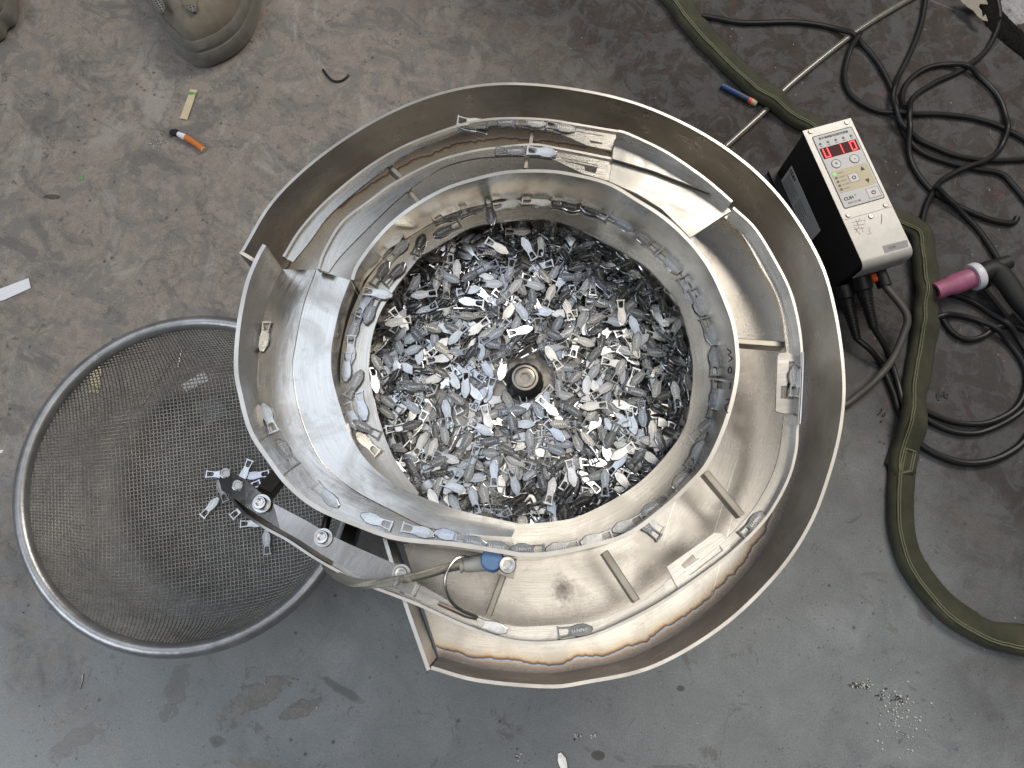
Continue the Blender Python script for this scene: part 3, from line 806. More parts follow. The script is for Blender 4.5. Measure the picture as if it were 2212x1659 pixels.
# ---- air nozzle: bracket block, cap screw, push-in fitting with blue release ring, bent wire nozzle
M_FIT = simple('grey_plastic', (.50, .48, .43), .42, 0, .05)
M_BLUE = simple('blue_plastic', (.115, .22, .40), .45, 0, .08, 300, .2, 900)
blk = Z(6, (855, 600), (960, 560), (985, 600), (962, 700), (850, 658))
plate('nozzle_block', [P(x, y, .286) for x, y in blk], [], .03, M_BAR, feeder)
socket_screw(feeder, P(*Z(6, (918, 598))[0], .286), .0066, .0075, .0030)
fb = P(*Z(6, (812, 572))[0], .276); fa = P(*Z(6, (572, 602))[0], .276)
lathe('fitting_body', [(0, 0), (.0058, 0), (.0058, .0022), (.0050, .0024), (.0050, .0036), (.0060, .0038), (.0066, (fb-fa).length*.55), (.0068, (fb-fa).length*.96), (0, (fb-fa).length*.96)],
      M_FIT, feeder, fa, (fb-fa), 20)
fr = lathe('release_ring', [(0, 0), (.0086, 0), (.0090, .003), (.0090, .010), (.0078, .0118), (0, .0124)], M_BLUE, feeder, Vector((fb.x, fb.y, .279)), Vector((-.03, .10, 1)), 36,
      ripple=lambda q, h: 1+.018*math.cos(q*9))
tube('wire_nozzle', curve([P(*Z(6, p)[0], z) for p, z in (((640, 545), .284), ((590, 541), .286), ((530, 570), .289), ((475, 660), .292), ((465, 750), .291), ((500, 850), .286), ((580, 925), .276), ((700, 978), .267))], 40),
     .0013, M_SCREW, feeder, 8)

# pen marks left on the bowl wall and pan
M_INK = simple('black_marker', (.02, .02, .025), .6)
def bvh_of(objs):
    V = []; F = []
    for o in objs:
        k = len(V)
        for v in o.data.vertices: V.append(v.co.copy())
        for p in o.data.polygons: F.append([k+i for i in p.vertices])
    return BVHTree.FromPolygons(V, F)
EYE = Vector((0, 0, CAM_H))
WB = bvh_of([o for o in feeder.children if o.name.startswith('bowl_wall')])
for st in (((1040, 322), (1066, 345), (1046, 362), (1074, 388), (1050, 412)), ((1058, 450), (1045, 470), (1050, 495), (1068, 490), (1068, 460), (1058, 450)), ((1062, 565), (1056, 610)),
           ((1030, 690), (1052, 684), (1050, 715), (1025, 735), (1030, 770), (1044, 786))):
    pts = []
    for q in curve([(x, y, 0) for x, y in st], 14):
        r = ray(*Z(7, (q.x, q.y))[0]); loc = WB.ray_cast(EYE, r)[0]
        if loc: pts.append(loc-r*.0003)
    if len(pts) > 5: tube('marker_stroke', pts, .0005, M_INK, feeder, 5)

N_SINGLE = 225
# x y z in tenths of a millimetre from the bowl axis, then a quaternion, seven numbers for each pull
PILE = [
358,-913,256,389,3,37,-312,-668,-1023,214,491,-4,-20,-93,-1000,-133,228,3,0,-500,-11,97,-956,236,18,-399,300,18,
204,-695,229,487,-27,-15,-110,814,-723,226,138,18,-2,-480,-125,-1145,206,124,-465,-136,5,721,-582,244,275,7,56,-414,
-571,-647,215,436,-2,-31,244,1158,-666,262,32,-282,-411,15,-834,-811,190,50,-490,-86,0,-521,-866,221,6,-293,405,-17,
-313,-906,213,349,-55,-21,353,653,-991,233,360,-46,-34,342,-432,-511,243,480,48,-31,-130,-148,-496,262,17,-312,-386,-56,
-968,-644,177,421,2,30,269,164,-324,251,461,-37,-4,-189,-1081,-490,212,491,57,12,74,408,-615,244,404,-61,17,-288,
-1023,-879,177,260,-26,-16,426,1146,-127,260,299,12,4,-400,-1063,-294,217,464,67,-24,-173,-392,-1116,211,310,6,-46,389,
363,-340,244,52,-479,132,0,812,16,227,420,51,1,266,1002,-34,249,192,27,-36,-459,-757,-530,175,383,26,40,-318,
3,-641,239,331,18,-37,372,-647,352,248,39,-193,459,7,1317,-202,232,16,328,377,-8,422,-1161,223,108,-476,-109,-8,
1005,-386,247,67,-347,345,-80,-177,-724,248,113,38,107,474,575,-310,237,25,5,32,-498,937,-172,223,6,495,-74,-5,
-1237,-284,202,14,156,474,-31,929,-795,219,447,26,-97,199,-593,537,248,23,497,-7,-44,-78,384,261,2,-493,-86,-10,
-1359,71,202,72,-236,-435,-1,576,141,261,39,-454,-203,-25,-676,-219,216,47,-466,175,17,-314,-1300,212,66,-20,-15,495,
851,561,264,365,15,14,-341,293,-475,231,2,-58,-13,-496,389,-75,250,455,10,19,206,529,-641,236,205,53,101,442,
-968,762,200,9,36,-493,-75,-72,585,281,432,29,15,-250,-1198,484,228,51,-11,82,-491,-326,340,263,13,480,138,20,
-1300,-342,207,459,-119,15,-156,402,919,246,19,9,499,23,-761,201,235,30,-175,-465,45,-569,-117,237,347,3,18,-359,
-814,-908,203,462,-140,10,129,648,522,258,121,-30,41,-482,975,251,261,381,-13,-11,323,-136,-981,200,7,-395,306,6,
-485,-1134,198,309,2,-51,390,-527,680,222,59,38,471,153,359,589,269,311,20,22,391,-911,422,250,60,491,-70,3,
201,371,245,479,79,-23,-116,-141,791,276,38,-457,-200,-8,-288,1229,232,479,41,-18,-136,691,816,267,219,7,25,449,
486,296,241,19,493,-75,-32,-1393,-65,194,375,-91,93,-304,1202,501,247,204,77,-14,450,-733,-359,190,24,-310,-389,-45,
-313,-618,210,33,39,51,-495,215,141,240,24,239,437,35,224,-541,226,459,-11,7,-199,1119,187,249,496,12,-49,-40,
1269,-563,225,98,50,-50,485,-631,1160,234,486,4,-20,-116,-79,-1217,201,83,-100,468,-121,-744,923,240,484,3,-48,-117,
179,-1059,203,5,-393,-308,10,-830,-1147,191,264,-20,-58,420,895,1027,261,486,-22,11,114,1438,-123,208,115,-298,-382,48,
911,-450,223,7,-385,319,-8,192,728,251,19,-417,-274,15,-3,300,269,88,469,149,0,-860,1121,200,36,-53,-16,496,
-513,942,251,123,16,-30,-483,-823,19,237,467,-92,-4,-153,-1203,337,203,457,-39,-66,188,-543,162,244,449,-88,-79,184,
473,469,240,410,47,-1,283,1343,419,221,12,-438,-234,58,4,1219,219,31,-249,-429,-56,-1072,838,201,436,21,-52,238,
-997,323,255,220,-54,24,445,-299,251,250,18,75,494,-9,-1240,-59,207,450,-64,-123,169,508,-153,240,375,20,-25,329,
-866,-700,170,405,31,21,291,824,-996,224,36,-212,-451,-26,-93,1393,216,500,-19,0,-1,858,-306,205,95,3,-49,489,
-150,-364,265,3,-499,-13,-25,128,954,266,81,443,-216,-22,-686,-44,216,32,-424,262,-21,1343,-352,215,417,31,30,273,
1086,-564,249,352,-5,-14,355,-294,-1137,186,118,-485,-21,-24,520,1224,232,10,493,84,0,516,1119,244,68,486,93,-25,
-379,-725,201,491,9,-91,-31,-646,-1182,158,251,10,-53,429,-466,439,209,42,-149,475,29,-807,131,228,12,-495,-46,53,
664,-151,197,479,25,11,140,-99,-809,220,95,6,8,491,557,-818,216,14,-499,0,21,236,1366,229,25,380,323,-23,
31,840,252,488,56,-44,-82,-241,41,211,312,-52,-11,-387,516,-981,211,198,34,60,454,-214,1274,222,150,-4,2,477,
843,224,226,18,485,-120,-4,314,-1089,217,70,-443,-221,18,646,-1162,201,444,71,5,218,1048,669,266,134,-133,-462,-25,
-164,599,261,230,28,6,-443,-882,522,223,33,487,92,53,1389,294,212,45,377,-325,6,978,423,243,19,284,409,46,
-377,-422,241,18,-395,306,20,1246,682,203,362,13,24,-344,-393,70,185,438,-5,-11,-240,705,-348,219,39,265,421,-27,
1382,104,211,89,-43,-490,9,-505,-167,220,31,-453,203,-48,246,420,251,426,45,-77,247,-1146,-865,177,85,-141,-451,140,
-934,940,226,41,382,-309,86,-346,856,226,85,-489,16,-58,41,695,233,340,-36,-10,365,-665,404,234,117,-27,-29,484,
-1265,101,180,10,-246,-435,-12,-1087,203,209,489,-6,-70,80,895,755,233,195,-58,36,-455,-818,-320,188,10,437,-228,-85,
662,-605,205,291,13,12,406,-501,-948,196,28,498,8,34,-169,982,231,10,-316,387,-19,386,-262,241,163,23,54,-469,
-1373,242,192,433,-75,-68,227,500,1026,242,42,-4,-67,-494,557,-937,215,490,-11,65,77,743,-510,218,217,-56,-39,445,
-941,602,217,93,66,8,-487,1105,-869,234,37,-495,-7,-62,-924,-1027,169,474,-4,-66,146,1480,137,211,314,131,145,337,
1085,-634,232,56,-12,-8,497,-677,-991,196,13,-228,444,-15,-1168,227,202,240,-71,-27,432,-670,981,211,66,-351,-342,76,
-248,178,221,0,488,106,9,95,-1334,196,8,229,-444,6,356,1119,232,283,-40,54,407,-846,927,193,322,0,22,-382,
538,-400,209,427,18,26,258,255,-832,185,441,-105,27,210,-835,-555,155,89,-327,-367,7,597,843,254,362,-11,18,345,
673,325,223,64,279,-409,-25,-72,-473,227,10,500,-1,-2,223,1317,220,32,470,-166,10,-431,228,225,342,7,-23,-364,
562,-26,227,443,37,-52,223,-735,-762,174,15,-493,80,22,-497,0,211,142,-46,-68,472,401,1317,211,9,452,-214,6,
521,-728,229,261,-9,52,423,769,-830,210,458,-55,-9,193,596,-1248,206,192,64,-36,456,-368,1187,214,46,495,43,-27,
-927,18,228,494,-71,28,13,294,-209,233,493,38,20,-69,946,240,242,1,422,-267,13,-725,1199,204,365,21,-1,341,
1023,557,231,81,4,-21,493,-445,1342,217,129,100,-363,-302,915,-1070,221,31,-22,35,-497,765,1196,176,23,74,-4,494,
-444,-238,213,429,-10,-46,252,-1100,-583,164,21,-408,288,-10,169,-732,216,404,-29,11,294,-759,824,220,12,352,354,-28,
647,664,232,497,-23,46,-4,-1106,646,169,44,495,56,18,652,422,197,68,-121,71,-475,63,-318,210,12,432,-252,-6,
424,245,223,81,393,298,-26,124,-1143,190,470,2,11,170,-1068,32,196,38,141,478,-19,-180,-269,187,272,-4,9,419,
-250,-1041,170,336,27,-67,363,-550,793,223,9,492,13,86,-546,1185,194,242,-28,2,437,1334,-358,200,46,-41,13,-496,
-505,-803,184,5,483,-130,0,1084,-794,222,3,162,468,69,121,1033,226,62,20,24,-495,311,723,213,50,463,179,37,
-1203,711,157,55,394,-292,82,-1045,539,204,61,17,496,11,141,-295,228,371,-16,23,334,1241,386,191,172,2,47,467,
-886,-63,196,492,17,1,85,1180,-216,197,492,47,-10,72,-396,1020,234,103,10,-16,-489,793,703,233,327,-20,47,-375,
918,994,231,124,32,38,482,917,-271,197,49,-497,16,-5,922,621,252,20,-467,-176,-7,-582,886,222,43,-343,352,-80,
1024,832,185,447,-23,9,223,1243,168,216,331,-56,-27,-369,-35,-583,221,33,17,-13,-498,-100,829,261,455,13,32,-205,
330,555,252,31,23,-498,-23,-1327,-510,148,388,-69,-176,252,128,1277,172,357,27,32,347,-103,496,229,291,10,2,-406,
1069,74,201,357,-46,21,346,868,1206,240,191,437,-144,-43,-36,-635,207,164,13,-17,-472,493,-1307,171,277,97,-51,402,
-64,225,264,177,10,-150,-442,268,-105,215,368,27,-12,-338,-1034,-587,224,322,328,127,151,857,-679,198,85,-35,-89,483,
-1105,-766,150,499,21,-25,-16,1251,478,210,69,-485,-80,58,-1106,-672,118,35,90,-63,487,308,-1293,137,351,64,-60,346,
290,-26,196,310,14,-15,392,1199,-334,204,484,21,41,-119,850,-457,191,212,-33,-68,447,-1099,1038,210,101,-174,320,-327,
772,494,222,16,-494,76,-10,-994,203,205,347,-3,-31,-359,-1182,4,197,328,-15,-36,375,457,-177,218,40,-463,184,3,
189,-1237,174,331,0,10,375,-596,1324,152,32,-467,-177,7,329,-1350,181,58,-471,-153,35,34,190,239,333,346,-75,119,
-361,-398,227,490,27,0,95,-1267,-672,142,153,314,306,186,795,1031,228,36,38,17,497,1238,79,220,463,-64,5,-179,
-11,-1014,178,433,125,-24,215,78,-1106,170,81,-438,213,79,-794,712,182,88,83,-50,-483,-1035,343,229,125,25,-53,-481,
1381,-104,202,13,318,-385,-29,271,-641,192,498,-29,-10,-27,529,827,224,15,450,218,-14,116,586,221,497,-18,-43,-35,
772,89,225,24,-496,51,34,-598,11,203,145,77,31,-471,-359,-154,185,4,-291,403,-56,857,-998,199,494,70,-11,-36,
-211,740,246,202,-23,43,-455,-1123,826,176,495,41,-39,38,971,392,211,3,105,-489,19,-1020,-330,190,47,-257,426,-2,
-1165,-348,182,41,454,205,10,-516,-392,159,11,-336,367,46,84,877,242,441,15,6,-235,912,942,180,496,-49,21,29,
-358,1290,203,59,4,-12,-496,1189,38,216,52,175,-464,28,261,1010,203,251,10,-50,-430,-1180,509,218,445,64,52,-213,
149,198,218,254,-22,-36,429,221,702,218,57,104,486,-4,-499,-780,203,300,6,-17,-399,-165,-822,192,432,26,22,-250,
39,-891,179,156,17,-14,-474,924,-852,177,29,205,452,54,12,-813,186,482,-25,-49,-123,242,237,213,47,-72,492,-22,
377,-806,206,35,194,-459,2,330,-946,228,423,66,6,259,-1033,1054,118,35,186,-460,49,-1304,558,146,14,-110,476,-104,
383,402,208,143,-23,34,-477,-308,1146,189,59,475,-144,15,931,-955,188,55,19,490,79,-812,-1047,171,388,12,-27,314,
-440,676,214,84,-96,-155,458,1397,-321,172,404,-8,32,-293,420,-452,182,496,3,59,-15,1246,-750,185,28,-464,-184,-12,
1136,784,254,77,-52,431,-235,907,154,213,476,-18,3,-151,-766,-1171,149,434,37,-51,-240,-661,-587,168,220,170,-250,-332,
44,-1223,160,499,-13,5,28,-354,389,211,116,27,15,-485,-1153,-500,200,56,-495,-33,17,-581,611,233,434,-238,49,50,
1,-687,193,422,-36,-20,265,-75,-1323,135,315,21,25,387,145,-724,183,26,-15,-23,499,-416,752,215,2,180,466,-8,
-248,-587,186,459,51,9,-192,-821,247,215,465,0,19,184,293,-1158,161,457,48,-41,193,-574,-1165,149,173,50,65,-462,
-115,324,242,447,-3,-9,223,1130,257,223,267,-49,-5,420,-367,1036,209,38,114,485,-15,-416,939,210,49,-483,115,-29,
-38,-322,245,387,19,-16,-316,-864,-823,147,164,-30,25,-471,498,1390,174,90,-39,4,490,467,961,219,309,-17,0,-392,
-1192,503,200,79,-423,-254,-24,-343,-1024,182,17,67,490,70,148,1506,161,67,32,-355,344,-97,1126,183,264,-9,-86,-416,
-1164,-124,175,486,1,-37,111,709,764,226,414,1,55,275,370,58,181,36,-7,-41,497,383,1416,172,64,-39,6,494,
-1237,692,131,476,-43,13,145,801,-114,139,367,5,-39,-337,536,782,207,490,-1,-8,-101,-1321,459,200,130,-471,-35,102,
89,400,216,48,-356,347,11,1188,365,177,498,-14,12,-44,-723,-50,173,171,79,24,-463,-296,-235,159,19,33,-498,-28,
-910,-394,161,364,23,-14,341,-718,-412,127,363,-39,-21,-341,-135,1298,182,245,-27,-8,435,-206,146,169,5,482,128,-29,
-1452,-233,163,87,-375,319,-1,57,1203,160,4,341,366,4,904,-80,190,316,0,76,-380,555,-660,192,347,-1,-57,355,
676,934,200,305,39,53,391,-271,614,297,197,295,243,255,435,1239,287,187,180,-309,-295,-519,110,203,259,-3,-38,426,
-972,-451,187,58,-246,431,6,-826,-695,138,154,-50,74,-467,-823,-323,172,259,-52,68,-419,-217,1332,188,140,-28,-2,479,
932,-73,210,288,16,46,-406,559,-478,174,471,9,32,164,-92,-357,255,483,-2,-25,126,-514,-1300,178,98,-336,354,48,
-1340,353,151,10,-496,64,-10,239,233,193,3,437,-239,43,1135,-435,178,493,31,10,-74,189,1021,208,159,20,-46,-471,
1208,737,162,464,-43,167,72,538,258,208,56,446,218,-25,984,-633,207,491,21,-18,-89,792,833,219,4,-45,-30,-497,
556,-81,190,68,-455,195,19,781,-480,213,35,68,6,-494,-608,-896,161,59,-31,-19,495,-276,-1290,200,24,-127,483,6,
-845,1176,176,25,-200,458,7,-1094,842,165,11,248,430,59,-642,200,182,15,24,4,-499,428,-80,215,185,-6,-63,460,
246,-557,200,496,-15,-11,-60,-853,282,198,328,-1,6,377,736,-1093,184,144,-34,-88,469,-433,-1237,149,11,-497,29,39,
-148,969,190,469,-14,2,173,1237,626,171,48,-7,6,498,-1024,-934,113,15,-113,-487,-8,573,468,232,314,-53,112,-369,
-1114,-968,142,48,198,455,42,1003,287,215,471,8,-53,158,-1396,265,159,446,11,-22,225,1281,-276,167,466,41,22,175,
518,-374,196,482,-7,31,-128,-294,-439,191,59,0,-15,496,799,-994,180,264,50,50,-419,224,1219,201,422,-27,18,266,
-649,395,203,379,-5,-39,323,-1359,235,142,19,-499,-24,-16,734,-17,149,448,14,-23,221,-993,-314,179,395,43,-19,-303,
276,-1046,144,332,33,88,-362,-917,724,145,157,250,404,1,-768,595,195,7,78,-493,-33,908,401,194,494,-19,2,77,
708,223,202,47,-21,-5,-497,-530,1137,182,9,-283,411,-25,1153,852,136,303,55,124,374,44,-1285,140,302,-84,-17,-389,
261,1410,176,29,111,487,-3,971,1013,175,465,-84,-14,-162,-527,245,157,422,75,33,255,1373,-426,151,379,68,87,307,
-549,-603,199,142,39,13,-478,1351,301,161,441,-65,20,225,-927,-82,179,276,12,-12,417,637,-99,152,321,4,-26,383,
-486,-148,176,476,-21,-53,141,1248,-563,172,16,-306,393,46,1108,-781,199,34,0,30,-498,901,1146,210,222,24,110,433,
-341,660,186,435,-7,-3,-247,-1432,430,87,346,199,149,262,1265,35,182,237,-42,-15,-438,213,-1308,113,361,3,40,343,
-562,892,201,52,487,-13,100,549,83,220,50,-398,-295,-48,1378,-72,188,61,-27,17,-495,1201,-336,187,38,-65,-494,-26,
413,-1173,169,439,-3,-115,211,-963,997,183,50,414,-264,80,24,673,216,298,17,-34,-399,-410,576,170,500,3,14,2,
712,386,191,191,-67,11,-457,-1208,-393,167,1,-304,395,-42,708,-193,177,290,-5,-23,-407,-1062,-133,212,500,11,4,-15,
-872,237,164,29,-218,-449,11,862,-1,181,28,359,-340,-66,-1335,46,137,497,48,9,22,-227,911,212,356,9,-20,-351,
-211,-398,141,281,-37,-6,412,394,-844,190,468,-4,35,173,583,901,233,9,327,377,-19,299,873,217,13,-448,-221,-29,
521,482,220,344,10,43,-361,-260,396,241,224,34,55,-442,-425,-412,211,27,-491,-92,0,675,-686,188,367,-14,11,-339,
528,-820,197,25,421,-266,-42,612,1171,182,35,467,-176,-5,-311,957,187,171,19,-21,-469,-182,323,195,421,40,7,-267,
1457,387,177,244,-300,88,-304,-1358,43,161,11,-343,364,11,125,-207,188,13,196,-460,2,204,1227,171,383,-54,64,-310,
1354,-495,86,5,359,-344,-48,-1228,-618,93,392,82,8,-300,-143,-1373,136,289,142,-66,-377,2,1414,180,33,190,461,-6,
-202,1192,183,481,19,-61,-121,855,1028,202,421,9,41,266,-233,705,220,473,-17,65,-148,-399,-384,163,399,46,-6,297,
1013,-856,170,26,134,481,14,-31,1385,199,18,343,363,-9,-1333,409,107,461,-26,34,188,823,1116,188,480,38,65,116,
-942,-82,162,107,6,-22,488,326,-252,193,292,11,20,-406,-667,-750,153,32,-483,-126,8,606,111,197,187,17,12,463,
-868,462,215,43,-219,445,-46,739,1262,218,255,4,265,339,-500,547,214,47,-47,-18,-495,145,501,148,248,15,0,-434,
182,189,154,13,-381,322,-24,-845,1163,159,424,3,-25,263,1097,988,175,271,46,263,325,-787,751,162,46,87,-43,-488,
-703,-207,187,315,36,-9,-386,-923,-675,133,40,-360,-344,9,86,-1344,181,10,428,-259,1,1300,468,169,385,16,108,-300,
-1230,-262,178,165,34,-4,-471,-431,-300,147,27,-498,-30,20,159,906,231,135,-9,-30,480,338,620,225,466,-44,-9,176,
732,171,185,129,18,10,483,547,-1061,158,26,-486,-113,17,37,-1131,147,41,-24,-486,-105,599,1308,164,12,175,468,-13,
322,221,143,10,-208,-455,4,121,-847,164,415,0,-43,-276,-1242,149,152,499,-4,-14,21,-1190,-138,138,174,-41,-20,466,
-597,-831,146,12,491,87,39,229,1285,208,350,-23,24,355,-175,463,194,3,-498,38,-19,-653,297,155,266,15,12,-423,
808,238,150,353,8,-6,354,386,184,172,471,34,-19,163,-1316,-292,132,14,443,229,32,850,842,183,392,-32,31,307,
-633,768,171,176,46,-27,-465,-390,75,166,315,-9,-1,-388,-981,-215,164,15,-289,-407,-24,-505,-300,137,33,-433,-247,5,
-139,-391,208,407,-9,-4,-290,1397,232,166,68,437,233,-20,-150,-522,128,78,7,47,492,22,1399,150,49,178,-462,46,
-808,979,178,267,-3,21,-422,-1449,178,101,15,-391,-312,-13,1470,-251,85,159,-289,327,-184,1182,-618,201,9,-215,450,32,
-1054,-738,141,30,-142,478,12,1075,1042,175,400,-228,138,-136,-359,711,200,8,483,-128,2,1020,-446,215,27,-53,-45,494,
-60,-512,197,12,-115,486,-19,466,1223,200,120,-4,10,485,-990,-475,138,495,14,23,-64,529,-1184,172,387,83,14,305,
-386,1248,182,281,-33,-47,-409,1119,-51,196,323,-15,-50,-378,996,-630,181,28,326,371,72,-166,-789,175,443,6,-23,230,
794,1095,178,51,253,-425,-56,90,635,193,5,-425,261,-33,-1128,-10,133,16,-361,345,5,-528,-651,142,39,-7,54,-496,
-217,-916,144,247,16,19,-434,-335,1400,127,92,-119,476,-29,369,774,175,58,266,418,34,282,188,185,27,34,-15,-498,
-631,-137,179,80,35,-16,-492,-222,-1130,177,121,-479,76,0,-602,-1080,132,96,-11,-34,-489,-663,538,162,465,-15,-3,-182,
-296,463,166,5,-500,14,11,670,116,175,167,-21,2,-471,1013,5,164,96,-326,-346,122,-1385,50,92,487,46,82,66,
770,-360,157,7,53,497,-17,-1324,-567,117,167,-292,359,-87,-789,-940,167,55,17,19,-496,897,357,123,152,40,10,475,
-570,239,151,228,-38,74,-437,1474,84,157,340,66,54,356,-408,-729,173,91,-35,490,-3,-1008,-932,95,392,2,13,-309,
559,561,196,171,30,-29,468,-736,412,209,109,-28,-28,486,-376,228,188,236,-32,-15,-439,-1362,-191,143,207,-31,-16,454,
-664,1347,156,3,-183,220,410,1120,-53,213,307,-46,25,391,1055,-454,193,324,26,-21,379,869,-863,145,490,-26,1,-94,
-404,-1198,113,38,-14,-183,464,-50,560,251,225,-9,-22,446,585,521,204,368,41,-12,336,-386,93,147,9,-499,36,5,
-962,61,165,20,-6,15,499,818,-17,175,4,-472,149,72,714,311,168,85,-10,-1,493,-443,-110,153,2,-160,-473,-11,
-674,-250,143,260,-28,-10,426,-665,-518,90,10,-494,-72,-23,-434,837,164,9,500,2,0,-824,745,131,124,-96,10,475,
-535,486,189,168,-11,-35,470,-606,331,137,25,422,263,45,-1277,-50,142,5,36,-7,-499,225,-549,174,34,-499,2,-15,
410,-636,174,15,190,-461,31,-642,1173,192,64,182,459,46,-84,642,211,33,306,-389,-61,996,610,194,33,401,-296,18,
-320,387,196,423,23,-20,-264,-1075,338,197,52,-55,16,494,-1462,-213,133,7,-326,-360,-119,-1093,-208,119,481,-54,-5,-123,
781,-311,170,11,172,469,-15,-145,-1084,118,354,11,74,-345,-86,1379,146,429,-41,-21,-252,1181,225,173,32,327,-377,6,
1032,285,191,470,-25,-13,-169,1386,75,170,78,147,-471,-26,-888,-277,126,205,47,41,452,-151,-352,171,470,7,10,170,
-766,1148,145,19,351,356,4,410,-9,155,420,7,9,271,-516,-573,190,38,-89,490,17,-779,-724,95,436,-8,5,245,
549,1118,177,417,-35,-3,-274,431,-822,168,324,13,33,379,626,-951,169,78,-1,-55,-491,-831,-1174,73,57,19,-143,475,
692,1275,219,232,168,-389,128,1071,547,184,20,6,39,498,224,438,152,390,9,63,-307,1238,240,151,26,119,-485,20,
1249,-38,172,3,448,219,-38,197,-349,205,367,-13,3,-339,-1284,-285,97,184,11,-18,-464,-180,-1040,112,44,-433,-246,-8,
686,-1208,165,414,24,69,-271,374,1130,174,349,-7,33,356,60,922,177,493,-8,66,-54,318,498,208,204,-2,-39,-455,
-609,58,170,492,-20,3,-87,984,-6,157,98,-256,-412,67,782,-524,169,212,-12,-74,447,826,-622,169,449,74,-13,-206,
-368,-625,184,495,55,-34,-18,-305,-931,156,465,21,-13,-181,-158,-1284,110,53,-408,283,-7,-186,-1243,67,162,-3,-13,-473,
890,954,141,13,-499,34,-8,-1307,641,80,289,-12,-17,-408,1433,-59,147,298,40,57,395,-1115,-518,127,456,7,10,-205,
1382,-618,125,292,298,170,216,-406,-767,104,14,-464,183,-33,-289,-806,149,411,34,-35,281,474,867,146,38,367,-337,12,
415,741,171,58,-340,358,-51,-837,874,155,1,-140,480,-8,-1123,750,100,33,499,8,-9,269,-159,151,386,-20,-28,-316,
-1409,-454,142,172,355,-298,77,480,-1047,112,347,-27,65,-353,-46,-1140,133,32,-242,418,123,-913,-1038,135,12,-445,-227,-24,
-7,1450,64,491,-2,-41,85,320,1213,152,323,-56,39,-376,1054,780,174,377,-17,-18,-328,649,659,171,499,24,8,-4,
1136,-330,161,52,-489,-83,29,-957,-665,121,294,52,10,401,234,-709,141,26,-148,477,19,182,-861,118,477,28,-8,148,
317,-908,141,218,-4,22,-449,144,-1296,95,77,435,-232,-31,-689,1178,127,290,-5,5,-407,845,785,152,121,-28,5,-484,
-1241,604,108,20,459,-194,27,-750,591,114,197,-18,-51,-456,687,501,146,8,231,-443,-14,-103,278,210,249,14,19,-433,
-965,166,184,285,1,53,408,944,-256,141,409,-12,10,-287,-535,-620,130,468,41,-12,171,66,-731,119,111,-30,19,-486,
-124,-951,107,423,46,-16,262,470,-1142,141,3,322,-381,-31,-897,-1090,94,70,-493,40,21,215,1035,178,118,7,17,486,
-90,986,172,410,-2,-19,-286,-125,790,208,369,47,47,331,1075,374,162,290,34,30,405,431,405,154,482,9,7,132,
572,168,148,153,-50,7,-473,739,-942,122,15,461,192,-14,1011,-898,130,478,-10,-17,-146,302,-1097,139,479,93,17,106,
-27,1287,94,360,-17,20,346,427,937,185,13,132,-481,26,1191,746,95,28,-406,-289,33,1316,562,121,7,363,-341,-39,
1210,539,150,51,-30,25,-496,366,433,171,16,339,-366,37,1366,250,122,132,14,34,481,-736,-491,102,141,25,-14,-479,
-306,-820,179,373,-2,-25,332,52,-963,159,467,34,-33,-173,-277,-1332,153,353,31,-21,-352,49,-1323,129,246,27,90,425,
-547,-1280,119,489,-29,-22,99,-772,1054,103,498,41,0,12,295,971,162,450,-9,16,218,-631,921,136,375,-57,-17,325,
824,585,204,37,-197,456,-38,173,-269,140,18,347,-360,5,-735,-956,141,106,-24,-28,487,745,-1115,126,15,244,-436,-8,
-407,-1324,168,29,-309,392,-13,6,-1381,91,257,42,21,426,-351,761,136,474,1,10,158,-408,1397,156,364,-287,-165,85,
935,653,171,13,-6,-33,-499,325,530,172,388,-20,-32,-313,704,60,127,2,299,-400,-22,637,-295,126,242,-10,22,437,
-21,-530,183,10,470,171,5,-495,-557,117,465,26,-6,-182,-1312,-486,91,51,-35,-34,495,-1197,-772,73,425,69,7,-254,
-411,1012,161,29,-235,440,-24,-84,1131,77,7,131,482,-26,-1165,740,87,34,491,-90,-2,-992,-92,108,489,-15,-17,-104,
464,-258,184,203,-20,-5,-456,46,-318,162,293,3,10,405,-1113,-411,76,171,-12,-5,470,364,-1049,172,58,-424,-256,-37,
-200,1145,142,140,-8,-26,-479,-1082,854,120,6,491,-96,4,-675,710,136,56,219,444,-40,-1,442,192,330,13,-29,-374,
-1163,429,143,111,-56,25,484,1398,286,184,388,-46,-31,-311,-240,99,159,386,-27,13,-316,603,125,165,37,-147,-477,-2,
-1209,-41,90,444,-6,2,229,460,-182,163,30,45,-497,-7,335,-342,155,6,123,-481,58,1109,-393,105,15,496,61,4,
175,-937,131,38,-307,393,1,282,-1367,156,496,-9,16,63,-494,1245,154,496,-2,21,61,45,1184,96,303,-70,-20,391,
493,952,202,497,-12,13,-48,209,787,185,279,17,5,-415,594,770,121,479,-44,40,130,289,625,172,433,-25,-29,-247,
16,611,169,271,18,-26,-419,-1041,484,137,3,307,-394,34,-795,26,155,53,3,-17,-497,533,-537,131,102,13,-27,489,
-689,-735,105,240,-29,35,-436,1055,-894,157,379,-17,-29,325,-353,-1327,159,236,35,-12,-439,173,1207,97,315,-21,-25,387,
-324,1028,139,237,-15,30,439,576,775,168,386,13,23,-317,326,609,208,18,372,-331,38,775,672,190,21,459,197,-17,
1300,495,149,462,49,19,185,-338,383,137,259,43,91,416,-793,311,175,405,19,-58,-287,937,269,169,420,8,-38,-268,
-708,72,121,4,-101,490,-16,-465,3,141,56,-5,-12,497,1068,-202,146,44,-491,70,43,1005,-249,163,0,37,-47,496,
968,-579,142,16,-189,462,23,6,-650,165,494,24,-13,-71,-1194,-817,105,391,26,-3,-310,-534,-924,145,303,27,-42,-395,
